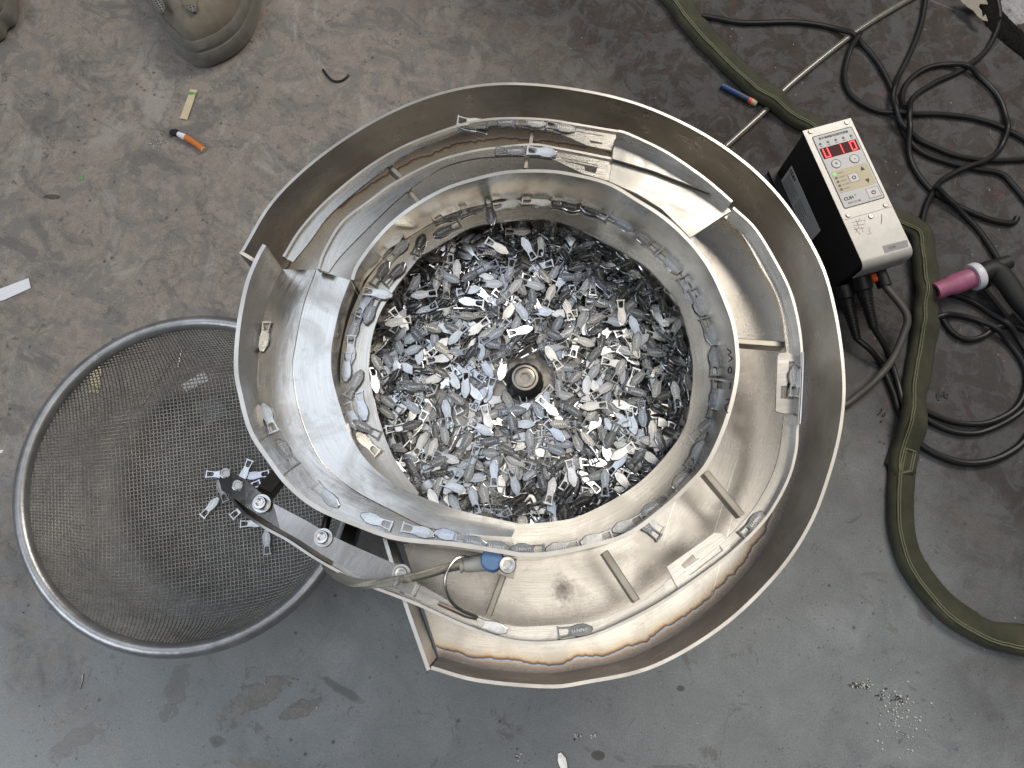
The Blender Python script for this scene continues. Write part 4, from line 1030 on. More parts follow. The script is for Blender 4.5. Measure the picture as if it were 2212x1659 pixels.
-290,1365,97,403,10,36,293,-181,1324,160,350,-27,-17,355,-940,966,158,70,7,21,-495,-816,668,98,52,447,216,-23,
-434,632,156,463,8,11,187,-1073,214,161,473,9,-5,-163,-918,98,141,470,-21,5,169,1408,68,110,19,470,-168,8,
699,-699,167,469,-27,22,-168,887,-695,178,31,87,487,68,14,-953,136,363,44,-17,-340,-427,1061,181,436,-10,-38,-241,
1092,969,111,165,73,82,459,-1052,852,158,85,46,38,-489,-652,394,187,231,39,4,-441,-1389,328,86,384,1,3,320,
-1130,163,87,445,15,-6,-227,-1378,-155,82,463,40,32,183,-1006,-372,130,1,-499,36,-12,17,-368,133,5,-30,-498,33,
187,-579,152,255,30,21,-428,1225,-640,142,9,-252,429,47,-193,-825,138,408,18,-17,289,-788,1020,130,16,450,-218,-8,
-239,964,174,364,-8,-12,-343,-720,925,190,429,-19,24,254,819,999,105,7,-477,-144,35,876,957,81,26,-14,-499,10,
573,631,186,157,0,25,-474,969,554,170,172,-22,-36,-467,235,68,146,8,-441,234,-27,306,-429,142,36,-1,25,-498,
-1292,-530,71,438,46,-18,-237,-829,-905,115,357,-2,-14,349,-366,-1117,121,4,-14,499,28,613,-1241,158,357,84,25,339,
-569,1066,164,463,-15,-35,-185,-853,874,138,87,-4,7,492,-72,768,159,343,-24,38,361,739,348,129,120,-35,-10,-484,
-793,175,117,45,497,-15,24,1000,27,125,5,443,-219,-77,-1420,222,53,262,-23,-12,-425,-838,1,139,486,-17,-1,115,
-422,-502,182,26,-480,135,18,1309,-442,120,106,-28,13,-488,-277,-703,137,28,-141,479,-13,643,1239,150,409,-26,-4,-287,
163,706,133,185,2,18,464,-657,533,145,19,499,20,-7,1128,457,114,78,-9,17,-493,-812,398,131,25,264,423,-28,
-365,293,131,7,-447,223,6,201,-405,190,490,-9,9,-98,987,-588,157,474,28,3,-156,-387,-1183,76,495,62,-38,-4,
259,-1287,78,488,35,-45,-92,464,1284,109,418,32,31,270,346,1255,179,8,102,-489,30,-879,996,125,29,-115,-484,36,
-1,743,143,134,31,-13,-480,-587,723,131,382,5,-69,-315,-1111,564,156,2,305,-395,31,1060,109,159,330,38,51,370,
1275,-17,150,498,-19,33,8,-642,-177,163,28,424,262,26,-315,-661,152,8,-461,-194,-17,137,-901,146,43,-15,498,20,
-290,-977,92,26,-181,-463,-43,-65,-1075,117,395,-2,100,-289,-502,-1052,176,493,78,-23,-5,-701,-1107,115,222,-21,17,-447,
576,1082,162,30,495,-66,-6,1137,795,127,213,53,42,447,68,788,199,255,20,-32,-428,-188,615,133,5,-157,-475,11,
-936,464,146,275,1,-30,-417,-293,475,144,302,-3,17,398,425,417,122,352,11,2,355,3,330,174,227,1,18,445,
1205,-675,119,110,-10,51,-485,742,-721,147,498,-16,31,22,1122,-820,128,34,-462,-183,-41,-987,-822,66,6,476,-153,5,
-932,-971,55,414,-8,0,280,274,1395,134,63,7,0,-496,-608,1089,95,457,38,-102,-171,796,855,165,497,-44,3,-23,
928,829,124,5,-499,20,33,1146,657,144,268,36,14,420,758,634,111,263,-26,-6,-424,-139,454,178,330,7,-3,-375,
-206,-101,170,157,148,313,324,140,-238,172,276,-13,0,-417,1095,-139,95,35,-11,-2,-499,-498,-187,126,384,8,-21,319,
1308,-346,139,403,22,21,295,-821,-482,134,340,-29,65,-359,849,-481,142,5,81,-492,-31,1122,-667,180,267,22,-25,421,
597,-713,148,437,-30,18,-241,622,-891,126,84,-65,-489,-3,236,-938,101,476,41,-35,143,-642,-1037,72,373,17,-24,332,
-302,-1094,88,36,-466,178,16,8,1359,119,134,-10,-24,-481,-718,749,96,480,-58,-14,-125,1017,656,132,391,-37,38,-307,
281,630,113,462,-19,31,187,-199,625,169,36,-352,-352,-27,-726,565,98,27,337,366,-35,22,430,150,37,282,409,42,
-944,226,145,226,2,-4,-446,458,86,137,4,-462,-190,10,1273,-16,111,404,-24,37,291,507,-301,167,488,-9,18,109,
294,-615,132,264,32,62,-419,1034,-515,131,41,-486,-112,-2,842,-522,119,28,11,-39,498,788,-802,125,25,491,88,-10,
-422,-982,135,319,-45,-5,382,-468,-1320,115,14,468,-173,34,525,1269,144,417,-27,9,-274,-786,1137,104,71,-478,125,18,
780,1131,117,11,-222,-447,30,-91,970,125,36,-166,468,-43,-87,1031,154,16,49,497,-11,-984,923,119,493,-7,-4,-83,
326,857,135,63,-15,-22,-495,219,792,127,31,473,-160,10,-944,659,123,13,-2,100,490,1268,601,78,425,27,33,260,
-1275,523,132,82,12,-35,-492,-1185,315,140,40,-19,-17,498,-1292,222,129,19,-499,-9,-15,867,235,101,151,-26,4,-476,
1098,36,129,16,337,369,-14,982,-28,107,13,-485,90,78,1474,38,88,49,347,357,13,-873,-60,96,494,-18,-12,75,
-1153,-264,63,246,24,17,-434,-1287,-225,121,494,7,-34,-72,1194,-234,60,497,-39,28,-15,384,-567,126,452,58,36,-203,
737,-753,101,444,35,-23,226,-1030,-770,89,8,95,-489,-40,826,-1006,140,483,-39,33,-118,412,-1070,72,52,-461,-185,18,
829,-1125,65,302,10,5,-398,-149,1282,103,109,-84,0,-481,137,1081,119,410,72,-118,-250,832,1133,139,59,474,-132,-64,
588,942,162,494,-7,0,78,575,586,109,17,496,-34,-48,-908,458,179,7,424,-265,-2,891,197,115,259,45,6,425,
1279,244,92,18,499,-18,6,1245,152,140,16,498,29,-25,-1451,-190,47,62,-321,-372,70,1108,-316,152,49,-495,-32,34,
55,-656,152,23,17,21,-499,1269,-754,146,431,-58,-79,234,-781,-983,87,63,-459,-189,11,-594,-1192,77,435,23,1,-245,
719,1289,83,131,-13,22,482,210,1164,126,414,-62,63,-266,-194,1122,102,16,46,497,-20,-713,930,173,235,-23,-20,-441,
9,908,148,487,-42,18,105,-601,866,121,2,-337,359,-87,-250,771,166,6,453,211,-4,682,733,144,459,33,9,-196,
405,738,109,484,-22,22,121,-1038,544,147,178,-25,17,466,-1185,354,87,89,478,-112,27,498,282,167,76,4,-4,494,
1376,-92,71,4,89,-492,0,1289,-266,121,5,376,-314,-98,820,-259,126,40,346,-359,-9,-1215,-361,129,125,434,208,49,
704,-372,104,493,46,16,71,-1246,-294,84,450,-4,-21,-218,-20,-447,167,316,36,-10,385,-896,-530,106,453,5,-12,210,
0,-471,137,1,-41,-498,-5,-340,-495,131,347,-6,-27,359,421,-768,124,10,435,-245,-21,-531,-893,127,11,-419,269,-49,
-307,-1336,101,80,-480,101,-58,544,1150,132,23,124,-483,29,1067,1014,61,221,-6,-32,448,-463,888,100,492,-8,-55,-70,
-461,816,131,454,-60,-40,196,962,898,58,21,-179,-466,17,559,724,118,50,257,-425,31,897,567,204,36,-211,450,-39,
876,553,120,6,475,155,2,1086,380,135,19,497,-42,-20,1091,282,136,45,25,-24,497,-445,193,136,426,11,-28,259,
-359,34,125,238,9,-5,-440,1152,-91,157,0,404,292,-41,1214,-64,103,56,-10,-43,-495,-129,-153,182,135,-152,-317,329,
-1049,-592,80,84,10,-4,-493,592,-694,119,24,-497,-44,-19,1027,-780,136,165,-36,-36,469,496,-792,133,223,41,41,444,
1041,-868,71,331,-38,109,-356,560,1125,52,443,-31,10,-229,-525,1032,157,39,391,309,6,-444,1106,88,67,466,169,-3,
-949,1039,74,4,-490,-96,-26,-991,880,67,473,-30,1,158,-168,705,152,483,-8,-4,-131,-447,671,112,91,-20,-7,-491,
-654,500,132,402,-12,17,296,912,419,96,232,23,-11,-442,-1169,369,99,89,479,-108,26,-506,370,113,167,12,-22,-471,
1196,400,80,19,464,-184,8,1261,329,102,280,-11,17,413,-1158,309,71,500,-3,-4,1,-1078,198,123,491,14,-10,-95,
437,-48,169,0,499,-33,-12,-1222,-112,67,21,389,312,23,780,-243,109,85,26,-2,492,1007,-311,121,9,4,8,500,
1145,-531,148,15,-286,409,18,571,-527,115,27,-394,-306,-12,72,-599,115,81,2,18,-493,1243,-571,97,34,-252,-430,-20,
-152,-845,104,496,24,-7,57,776,-1051,103,490,6,7,-100,828,-1176,115,451,13,5,216,342,-1322,69,481,32,-44,124,
99,1327,145,159,7,-1,-474,198,1278,60,430,-22,15,253,-342,1165,108,7,499,19,17,-449,1190,119,24,412,281,26,
264,979,147,387,-5,18,316,251,852,94,428,-25,12,-257,-605,882,88,19,492,72,49,682,554,106,123,44,25,482,
-850,310,113,130,5,-4,-483,-156,226,137,281,9,6,-413,-1032,4,115,193,-18,15,460,-1375,-53,103,171,-20,-6,-469,
-910,-250,92,149,-1,-22,477,-884,-357,100,431,22,5,-252,619,-459,148,23,-268,-421,12,334,-474,122,215,8,23,-451,
-345,-453,162,414,59,11,274,1010,-640,110,48,-478,-140,4,-1223,-664,48,437,45,-25,-238,-856,-791,57,14,127,483,22,
-178,-825,122,21,-459,-197,-13,-713,-1135,100,297,25,11,401,299,-1076,112,9,36,-87,491,487,-1273,144,8,320,-376,-80,
470,-1153,59,6,468,176,-3,243,-1410,136,29,493,-73,-30,639,1290,130,220,0,26,448,530,1291,121,41,32,-497,22,
-621,1258,102,497,15,27,44,-651,1280,58,171,-46,122,-451,48,1059,128,485,-28,-60,100,994,1026,113,310,73,73,378,
102,1072,66,138,-8,-25,-480,594,952,140,182,7,34,465,595,851,120,117,14,56,483,1141,773,69,18,-6,10,-500,
-774,872,99,289,-62,31,402,-1056,583,108,26,134,480,-22,1417,340,120,319,-4,51,382,1334,382,71,94,-44,9,489,
1114,186,77,6,499,-22,-25,-580,-51,116,465,-4,-18,183,1410,-195,121,259,297,-214,-222,-55,-247,129,4,-65,496,10,
878,-302,81,25,-251,-432,6,-1094,-473,93,1,-13,0,500,-97,-649,127,25,-498,41,-7,-829,-841,84,500,-9,0,7,
850,-933,102,20,450,-218,2,1093,-986,119,233,-17,-107,-429,428,-915,156,484,-15,24,-123,-1059,-856,46,323,-6,-1,382,
-172,-1355,73,474,-14,3,160,-453,1379,147,193,69,-324,-321,261,1381,65,44,-1,27,497,247,1402,95,486,-29,-2,-115,
-240,994,88,338,-12,6,368,371,1146,71,315,-55,10,384,-1061,941,86,351,-7,3,356,885,809,98,414,-14,22,-279,
872,906,116,452,12,23,211,409,920,91,8,435,244,-26,-1171,687,67,312,-38,15,388,-296,664,118,447,-11,9,-223,
552,558,155,143,-29,-39,-477,-1043,493,70,17,-298,397,-52,-548,557,105,11,428,-256,39,-1137,521,109,480,-23,-26,-134,
1057,537,143,49,216,-448,-14,29,496,120,4,91,-491,10,-267,464,124,28,231,442,8,-77,374,158,384,-18,-3,-319,
-1193,193,101,490,9,-15,98,1388,262,69,62,211,449,16,1396,310,51,317,-59,-46,379,-1258,127,123,500,-5,10,8,
-1401,55,49,12,333,-373,18,-1266,34,110,7,-185,-464,8,-735,73,101,237,-24,-9,439,1095,175,63,484,-11,23,-121,
1286,1,72,193,-3,1,-461,425,-167,140,476,-26,4,152,973,-157,120,91,15,15,491,1302,-366,62,395,42,30,-302,
1198,-473,63,22,-288,407,29,-1309,-381,47,383,35,13,319,6,-460,121,1,-36,-499,-10,888,-483,91,230,25,-34,442,
1260,-595,63,476,-8,21,152,1260,-660,100,384,18,35,-317,318,-877,97,18,-454,209,18,925,-1017,142,184,-74,-27,-458,
592,-1154,91,191,-3,-5,-462,654,-1146,57,424,26,-2,264,28,-1302,112,347,3,94,348,501,-1285,109,22,-220,-448,-18,
-202,-1360,57,12,388,315,-7,-216,1330,101,235,52,33,437,239,1329,116,422,8,-8,-268,436,1352,101,31,-486,-97,59,
844,1188,64,122,-14,12,485,831,1176,82,23,489,-103,12,601,1220,86,218,-1,39,448,258,1216,82,25,464,-184,9,
517,1134,120,24,149,-476,28,-950,1058,56,29,-244,435,22,-845,1179,50,1,199,-456,-53,312,1147,126,27,-433,248,18,
-290,990,118,42,241,435,-36,538,1038,153,488,-26,16,104,729,986,78,18,493,76,-36,-427,868,86,393,-16,-9,308,
444,919,72,280,-22,-13,-414,719,893,104,483,-28,42,-119,468,822,112,435,-20,31,245,-179,780,102,52,17,-14,-497,
-1096,484,100,99,13,-32,-489,927,605,146,26,-321,-380,43,854,592,141,14,-310,-391,26,331,533,129,253,10,14,-431,
-990,251,80,206,28,1,-455,-1063,379,130,21,493,-78,21,-971,406,98,52,411,278,32,1284,233,56,262,-14,-45,423,
-902,256,129,24,-6,4,499,430,57,122,6,412,-283,-8,-1009,158,93,245,-18,-21,435,829,25,102,70,9,-25,494,
749,-171,98,20,-410,-285,16,-1063,-400,111,430,-7,-11,255,761,-484,112,93,-2,42,-489,-204,-589,112,5,70,494,25,
797,-664,70,325,-4,25,-379,-1186,-609,40,223,-15,-21,447,669,-681,107,230,21,14,-443,74,-911,94,10,241,-438,-23,
1242,-758,60,23,303,-397,11,1166,-797,100,110,-1,45,-486,341,-812,86,25,-470,-167,0,-445,-990,108,13,492,-57,65,
1041,-1028,73,174,-7,-4,-469,-340,-1137,65,319,27,-29,383,-486,-1113,104,496,28,-6,52,222,-1171,68,339,60,-13,-362,
508,-1248,77,5,407,-290,3,598,-1250,115,40,391,-306,-46,-370,-1329,101,69,-63,-76,485,-129,-1370,41,499,-7,-6,24,
]

# ================================================================ zipper pulls
def pull_mesh():
    """flat cast zipper pull: pointed grip end, waist, open loop end with ears; raised lettering on both faces. length along x, metres"""
    mm = .001
    half = [(0, 4.8), (1.4, 4.9), (1.7, 4.1), (6.0, 3.75), (10.5, 3.5), (13.0, 3.9), (16.0, 4.75), (21.5, 4.75), (27.7, 1.8), (28.0, 1.4)]
    ol = [(x, -y) for x, y in half]+[(x, y) for x, y in reversed(half)]
    hole = [(1.5, -2.8), (7.4, -2.45), (8.8, -1.8), (9.2, 0), (8.8, 1.8), (7.4, 2.45), (1.5, 2.8)]
    T = .95
    def inset(p, d):
        x, y = p
        cx = 14.0
        k = max(0.0, (x-9)/19.0)
        return (x-d*(1.0 if x > 26 else (.35 if x > 22 else 0))+(d*.3 if x < .5 else 0), y*(1-d/max(abs(y), 1.0)*(.55+.45*k)))
    bm = bmesh.new()
    def ring(pts, z): return [bm.verts.new(((x-14)*mm, y*mm, z*mm)) for x, y in pts]
    top_o = [inset(p, .5) for p in ol]
    rings = [ring(top_o, -T), ring(ol, -T+.40), ring(ol, T-.40), ring(top_o, T)]
    n = len(ol)
    for a, b in zip(rings, rings[1:]):
        for i in range(n): bm.faces.new((a[i], a[(i+1) % n], b[(i+1) % n], b[i]))
    hb, ht = ring(hole, -T), ring(hole, T)
    m = len(hole)
    for i in range(m): bm.faces.new((hb[(i+1) % m], hb[i], ht[i], ht[(i+1) % m]))
    for o_, h_ in ((rings[0], hb), (rings[-1], ht)):
        ed = [bm.edges.get((o_[i], o_[(i+1) % n])) for i in range(n)]+[bm.edges.get((h_[i], h_[(i+1) % m])) for i in range(m)]
        bmesh.ops.triangle_fill(bm, use_beauty=True, edges=ed)
    bmesh.ops.recalc_face_normals(bm, faces=bm.faces)
    nb = len(bm.faces)
    me = bpy.data.meshes.new('zipper_pull')
    bm.to_mesh(me); bm.free()
    # raised lettering
    cu = bpy.data.curves.new('t', 'FONT'); cu.body = 'LI-NING'; cu.size = 3.3*mm; cu.align_x = 'CENTER'; cu.align_y = 'CENTER'; cu.resolution_u = 1
    cu.extrude = .00012; cu.space_character = 1.05
    t = bpy.data.objects.new('t', cu); COL.objects.link(t)
    lm = bpy.data.meshes.new_from_object(t.evaluated_get(bpy.context.evaluated_depsgraph_get()))
    COL.objects.unlink(t); bpy.data.objects.remove(t)
    V = [tuple(v.co) for v in me.vertices]; F = [tuple(p.vertices) for p in me.polygons]; MI = [0]*len(F)
    for s in (1, -1):
        k = len(V)
        for v in lm.vertices: V.append((v.co.x+3.4*mm, s*v.co.y, s*(T*mm+v.co.z)))
        for p in lm.polygons:
            vs = [k+i for i in p.vertices]
            F.append(tuple(vs if s > 0 else reversed(vs))); MI.append(1)
    bpy.data.meshes.remove(lm); bpy.data.meshes.remove(me)
    me = bpy.data.meshes.new('zipper_pull'); me.from_pydata(V, [], F)
    for p, i in zip(me.polygons, MI): p.material_index = i
    me.materials.append(M_ZINC); me.materials.append(M_LETTER)
    return me
PULL = pull_mesh()
def put_pull(M, label, group):
    o = bpy.data.objects.new('zipper_pull', PULL); COL.objects.link(o)
    o.matrix_world = M
    return tag(o, label, 'zipper pull', group)

TB = bvh_of(TRACKS)
def frame_from(c, x, n):
    x = (x-n*x.dot(n)).normalized(); y = n.cross(x)
    M = Matrix((x, y, n)).transposed().to_4x4(); M.translation = c
    return M
LJ = random.Random(21)                   # none of them lies quite flat
def lay_pull(k, a, b, label, group, z=None, lift=0.0, tilt=0.0, roll=0.0, shift=(0, 0)):
    """pull seen from loop end a to point b; lies on the track it is seen on, or at height z"""
    (a, b) = Z(k, a, b)
    mid = ((a[0]+b[0])/2, (a[1]+b[1])/2)
    n = Vector((0, 0, 1)); zz = z
    if z is None:
        loc, nn, _, d = TB.ray_cast(EYE, ray(*mid))
        if loc is None: zz = .25
        else:
            zz = loc.z; n = nn if nn.z > .5 else n
            n = (n+Vector((0, 0, 2))).normalized()
    zz += .0011+lift
    c = P(*mid, zz); x = P(*b, zz)-P(*a, zz)
    jr, jt = (LJ.gauss(0, .11), LJ.gauss(0, .04)) if z is None or z > .2 else (LJ.gauss(0, .05), LJ.gauss(0, .05))
    c.z += abs(jr)*.003+abs(jt)*.008
    M = frame_from(c, x, n) @ Matrix.Rotation(tilt+jt, 4, 'Y') @ Matrix.Rotation(roll+jr, 4, 'X')
    return put_pull(M, label, group)

G_LEDGE = 'zipper pulls riding the inner ledge'
BOT = 'silver zipper pull flat on the ledge along the bottom rim, above the blue air fitting'
def L(lst, label, group): 
    for e in lst: lay_pull(e[0], e[1], e[2], label, group, **(e[3] if len(e) > 3 else {}))
# single ones that can be pointed out
lay_pull(5, (1470, 690), (1230, 600), 'zipper pull on the shelf track ahead of the bottom row, point towards the basket', G_LEDGE)
lay_pull(5, (1535, 690), (1770, 750), 'first zipper pull of the row over the cut corner of the steel pan', G_LEDGE)
lay_pull(6, (600, 405), (415, 365), 'zipper pull half hidden under its neighbour in the bottom row', G_LEDGE)
lay_pull(6, (530, 395), (765, 455), 'zipper pull lying across two others in the bottom row', G_LEDGE, lift=.0017)
lay_pull(6, (700, 445), (920, 480), 'zipper pull nearest the blue release ring in the bottom row', G_LEDGE)
L([(6, (1185, 487), (945, 482)), (6, (1432, 450), (1200, 488)), (6, (1675, 375), (1450, 440)), (6, (1897, 258), (1680, 352)), (6, (2085, 110), (1888, 235))],
  'zipper pull in the neat row of five along the lower bowl rim', G_LEDGE)
L([(7, (800, 1165), (640, 1330)), (7, (765, 1160), (855, 1005), dict(lift=.0015)), (7, (780, 965), (940, 840))],
  'zipper pull on the ledge at the lower right, above the long support bar', G_LEDGE)
L([(7, (965, 545), (938, 755), dict(lift=.0012)), (7, (925, 800), (960, 640)), (7, (950, 515), (938, 312)), (7, (870, 95), (935, 295)), (2, (1890, 1460), (1965, 1645), dict(lift=.0012)),
   (2, (1805, 1360), (1905, 1560)), (2, (1650, 1190), (1790, 1335)), (2, (1625, 1170), (1478, 1048))],
  'dark zipper pull on the ledge in the shade of the right bowl wall', G_LEDGE)
L([(2, (1270, 935), (1085, 860)), (2, (1270, 920), (1470, 1045), dict(lift=.0012)), (2, (880, 830), (1072, 880)), (2, (660, 812), (858, 828)), (2, (450, 858), (642, 825))],
  'zipper pull against the foot of the upper bowl wall', G_LEDGE)
lay_pull(2, (412, 825), (440, 972), 'zipper pull lying crosswise on the ledge with its point over the heap', G_LEDGE, lift=.0014)
L([(2, (220, 905), (380, 852)), (2, (30, 955), (212, 908)), (2, (200, 985), (20, 1065)), (4, (1455, 185), (1500, 50), dict(lift=.002, tilt=.3)), (4, (1250, 235), (1390, 95)), (4, (1150, 395), (1245, 258)),
   (4, (1230, 390), (1362, 265), dict(lift=.0012)), (4, (1080, 455), (1272, 490), dict(lift=.0018)), (4, (1165, 510), (1088, 685), dict(lift=.001)), (4, (1020, 640), (1125, 455))],
  'zipper pull crowded on the ledge at the upper left of the bowl', G_LEDGE)
L([(4, (1040, 640), (985, 785)), (4, (985, 805), (975, 960)), (4, (958, 905), (940, 1105), dict(lift=.0014)), (4, (955, 1220), (1060, 1035), dict(lift=.0016)), (4, (1035, 1190), (1085, 1392)),
   (4, (955, 1275), (1025, 1455)), (4, (1160, 1490), (1030, 1420)), (4, (1165, 1620), (1040, 1500))],
  'zipper pull on the ledge under the inner edge of the wide shelf', G_LEDGE)
G_SHELF = 'zipper pulls on the wide outer shelf'
lay_pull(4, (372, 682), (335, 890), 'lone zipper pull highest on the wide shelf, loop end up', G_SHELF)
lay_pull(4, (425, 1480), (342, 1268), 'zipper pull on the wide shelf, second from the top, point up', G_SHELF)
lay_pull(5, (755, 245), (635, 62), 'zipper pull on the wide shelf, third from the top, beside the basket', G_SHELF)
lay_pull(5, (908, 388), (1068, 540), 'zipper pull on the wide shelf above the black chute bracket', G_SHELF)
G_LANE = 'zipper pulls on the two selector lanes'
lay_pull(2, (190, 232), (392, 262), 'zipper pull lapped over another at the left end of the outer lane', G_LANE, lift=.0024, roll=.25)
lay_pull(2, (395, 315), (205, 280), 'zipper pull slipping off the inside of the outer lane', G_LANE, z=.2605, roll=.5)
lay_pull(2, (405, 250), (612, 243), 'second zipper pull in the outer lane queue', G_LANE)
lay_pull(2, (618, 240), (828, 255), 'third zipper pull in the outer lane queue', G_LANE)
lay_pull(2, (832, 262), (1042, 298), 'leading zipper pull of the outer lane beside the slot', G_LANE)
lay_pull(2, (465, 452), (682, 450), 'rear zipper pull of the pair on the inner lane', G_LANE)
lay_pull(2, (692, 448), (905, 478), 'front zipper pull of the pair on the inner lane', G_LANE)
G_OUT = 'zipper pulls on the outer track'
lay_pull(7, (1520, 662), (1525, 445), 'zipper pull standing in the slotted plate on the right outer track', G_OUT, z=.2590)
lay_pull(8, (1140, 390), (1300, 212), 'zipper pull on the outer track at the lower right, past the support bar', G_OUT)
lay_pull(6, (1285, 1092), (1535, 1062), 'zipper pull on the outer track at the bottom centre', G_OUT)
lay_pull(6, (668, 1008), (916, 1078), 'zipper pull just leaving the wire nozzle at the chute entry', G_OUT)
G_PAN = 'zipper pulls dropped into the pan'
lay_pull(8, (525, 320), (430, 255), 'zipper pull fallen into the pan under the lower right rim', G_PAN, z=Z_PAN)
lay_pull(8, (500, 365), (420, 300), 'second zipper pull fallen into the pan below the rim', G_PAN, z=Z_PAN, lift=.0018, roll=.1)
# the one dropped on the floor
pa = Z('F', (915, 1830))[0]; pb = Z('F', (800, 1425))[0]
put_pull(frame_from((P(*pa)+P(*pb))/2+Vector((0, 0, .0011)), P(*pb)-P(*pa), Vector((0, 0, 1))), 'zipper pull dropped on the floor at the bottom edge below the pan', 'zipper pull on the floor')

# the heap: settled positions (mm and quaternions), largest in view first
def heap():
    T = []; rj = random.Random(4)
    from mathutils import Quaternion
    for k in range(0, len(PILE), 7):
        x, y, z, a, b, c, d = PILE[k:k+7]
        M = Quaternion((a, b, c, d)).normalized().to_matrix().to_4x4()
        jog = Matrix.Rotation(rj.gauss(0, .14), 4, 'X') @ Matrix.Rotation(rj.gauss(0, .10), 4, 'Y')
        M = M @ jog @ Matrix.Diagonal((.91, .91, .91, 1))
        M.translation = (BC.x+x*1.035/10000, BC.y+y*1.035/10000, BZ-.0020+z/10000)
        T.append(M)
    for M in T[:N_SINGLE]:
        put_pull(M, 'silver zipper pull lying loose in the heap inside the bowl', 'zipper pulls heaped in the bowl')
    V = []; F = []; MI = []; TO = []
    pv = [v.co.copy() for v in PULL.vertices]; pf = [(tuple(p.vertices), p.material_index) for p in PULL.polygons]
    for M in T[N_SINGLE:]:
        k = len(V)
        V.extend(tuple(M @ v) for v in pv)
        t = random.random(); TO.extend([t]*len(pv))
        for f, mi in pf: F.append(tuple(k+i for i in f)); MI.append(mi)
    me = bpy.data.meshes.new('zipper_pull_heap'); me.from_pydata(V, [], F)
    me.polygons.foreach_set('material_index', MI)
    at = me.attributes.new('tone', 'FLOAT', 'POINT'); at.data.foreach_set('value', TO)
    o = link('zipper_pull_heap', me, [M_ZINC, M_LETTER])
    tag(o, 'deeper zipper pulls of the heap showing between the upper ones', 'zipper pulls', None, 'stuff')
heap()

# ================================================================ woven wire basket
M_WIRE = simple('dull_wire', (.36, .345, .32), .45, .40, .25, 90)
M_BRIM = simple('grey_enamelled_rim', (.34, .342, .345), .34, .7, .22, 50, .25, 160)
KC = Vector((-0.3161, 0.1052, 0)); KR = 0.1667; KZ = .105
basket = empty('wire_basket', (KC.x, KC.y, 0), 'round grey wire mesh basket under the discharge chute', 'basket')
tube('rim', [KC+Vector((KR*math.cos(a), KR*math.sin(a), KZ)) for a in [2*math.pi*i/120 for i in range(121)]], .0074, M_BRIM, basket, 14, caps=False)
KPROF = [(0, .0140), (.080, .0140), (.108, .0150), (.127, .0185), (.139, .0270), (.147, .040), (.155, .066), (.162, .088), (KR-.0005, .103)]
KP = curve([Vector((r, z, 0)) for r, z in KPROF], 160)
KS = [0.0]
for a, b in zip(KP, KP[1:]): KS.append(KS[-1]+(b-a).length)
def drape(s):
    if s >= KS[-1]: return KP[-1]
    lo, hi = 0, len(KS)-1
    while hi-lo > 1:
        m = (lo+hi)//2
        if KS[m] <= s: lo = m
        else: hi = m
    return KP[lo].lerp(KP[hi], (s-KS[lo])/(KS[hi]-KS[lo]))
def basket_mesh():
    V = []; F = []
    FL = .86; RF = KS[-1]*FL; pitch = .0036; wr = .00076
    n = int(RF/pitch)
    for d in (0, 1):
        for i in range(-n, n+1):
            c = i*pitch; half = math.sqrt(max(0, RF*RF-c*c)); k = int(half/pitch)
            pts = []
            for j in range(-k-1, k+2):
                t = max(-half, min(half, j*pitch))
                x, y = (t, c) if d == 0 else (c, t)
                rho = math.hypot(x, y)+1e-9
                q = drape(rho/FL)
                s = (1 if (i+j) % 2 == 0 else -1)*(1 if d == 0 else -1)*.00042
                ang = math.atan2(y, x)+.16
                pts.append(KC+Vector(((q.x+s*.6)*math.cos(ang), (q.x+s*.6)*math.sin(ang), q.y+s)))
            if len(pts) < 3: continue
            fr = frames(pts); b0 = len(V)
            for p, (t, a, b) in zip(pts, fr):
                for m in range(4):
                    w = 2*math.pi*m/4+.785
                    V.append(p+a*(wr*math.cos(w))+b*(wr*math.sin(w)))
            for u in range(len(pts)-1):
                for m in range(4): F.append((b0+u*4+m, b0+u*4+(m+1) % 4, b0+(u+1)*4+(m+1) % 4, b0+(u+1)*4+m))
    o = mesh_from('woven_mesh', V, F, M_WIRE, basket, recalc=False)
    for p in o.data.polygons: p.use_smooth = True
    o["kind"] = "stuff"
basket_mesh()
G_BASK = 'zipper pulls caught in the wire basket'
zb = .0165
for a, b, lab, kw in (
        ((318, 740), (570, 745), 'zipper pull in the basket whose loop sticks out past the chute tip', {}),
        ((780, 610), (695, 805), 'zipper pull in the basket pointing up beside the chute tip', dict(lift=.002)),
        ((960, 735), (768, 762), 'zipper pull in the basket lying beside the black bracket', dict(lift=.001)),
        ((850, 850), (690, 900), 'zipper pull in the basket half under the bracket end of the chute', {}),
        ((280, 1185), (440, 1010), 'zipper pull lying by itself lowest left of the chute tip in the basket', {}),
        ((625, 1175), (760, 1060), 'zipper pull under the chute edge with only its loop in sight', {}),
        ((720, 1280), (910, 1270), 'zipper pull in the basket with its loop out from under the middle of the chute', {}),
        ((975, 1580), (965, 1375), 'zipper pull in the basket below the chute, loop end down', {}),
        ((520, 1010), (450, 830), 'zipper pull in the basket tucked under the tip of the chute', {})):
    lay_pull('K', a, b, lab, G_BASK, z=zb, **kw)

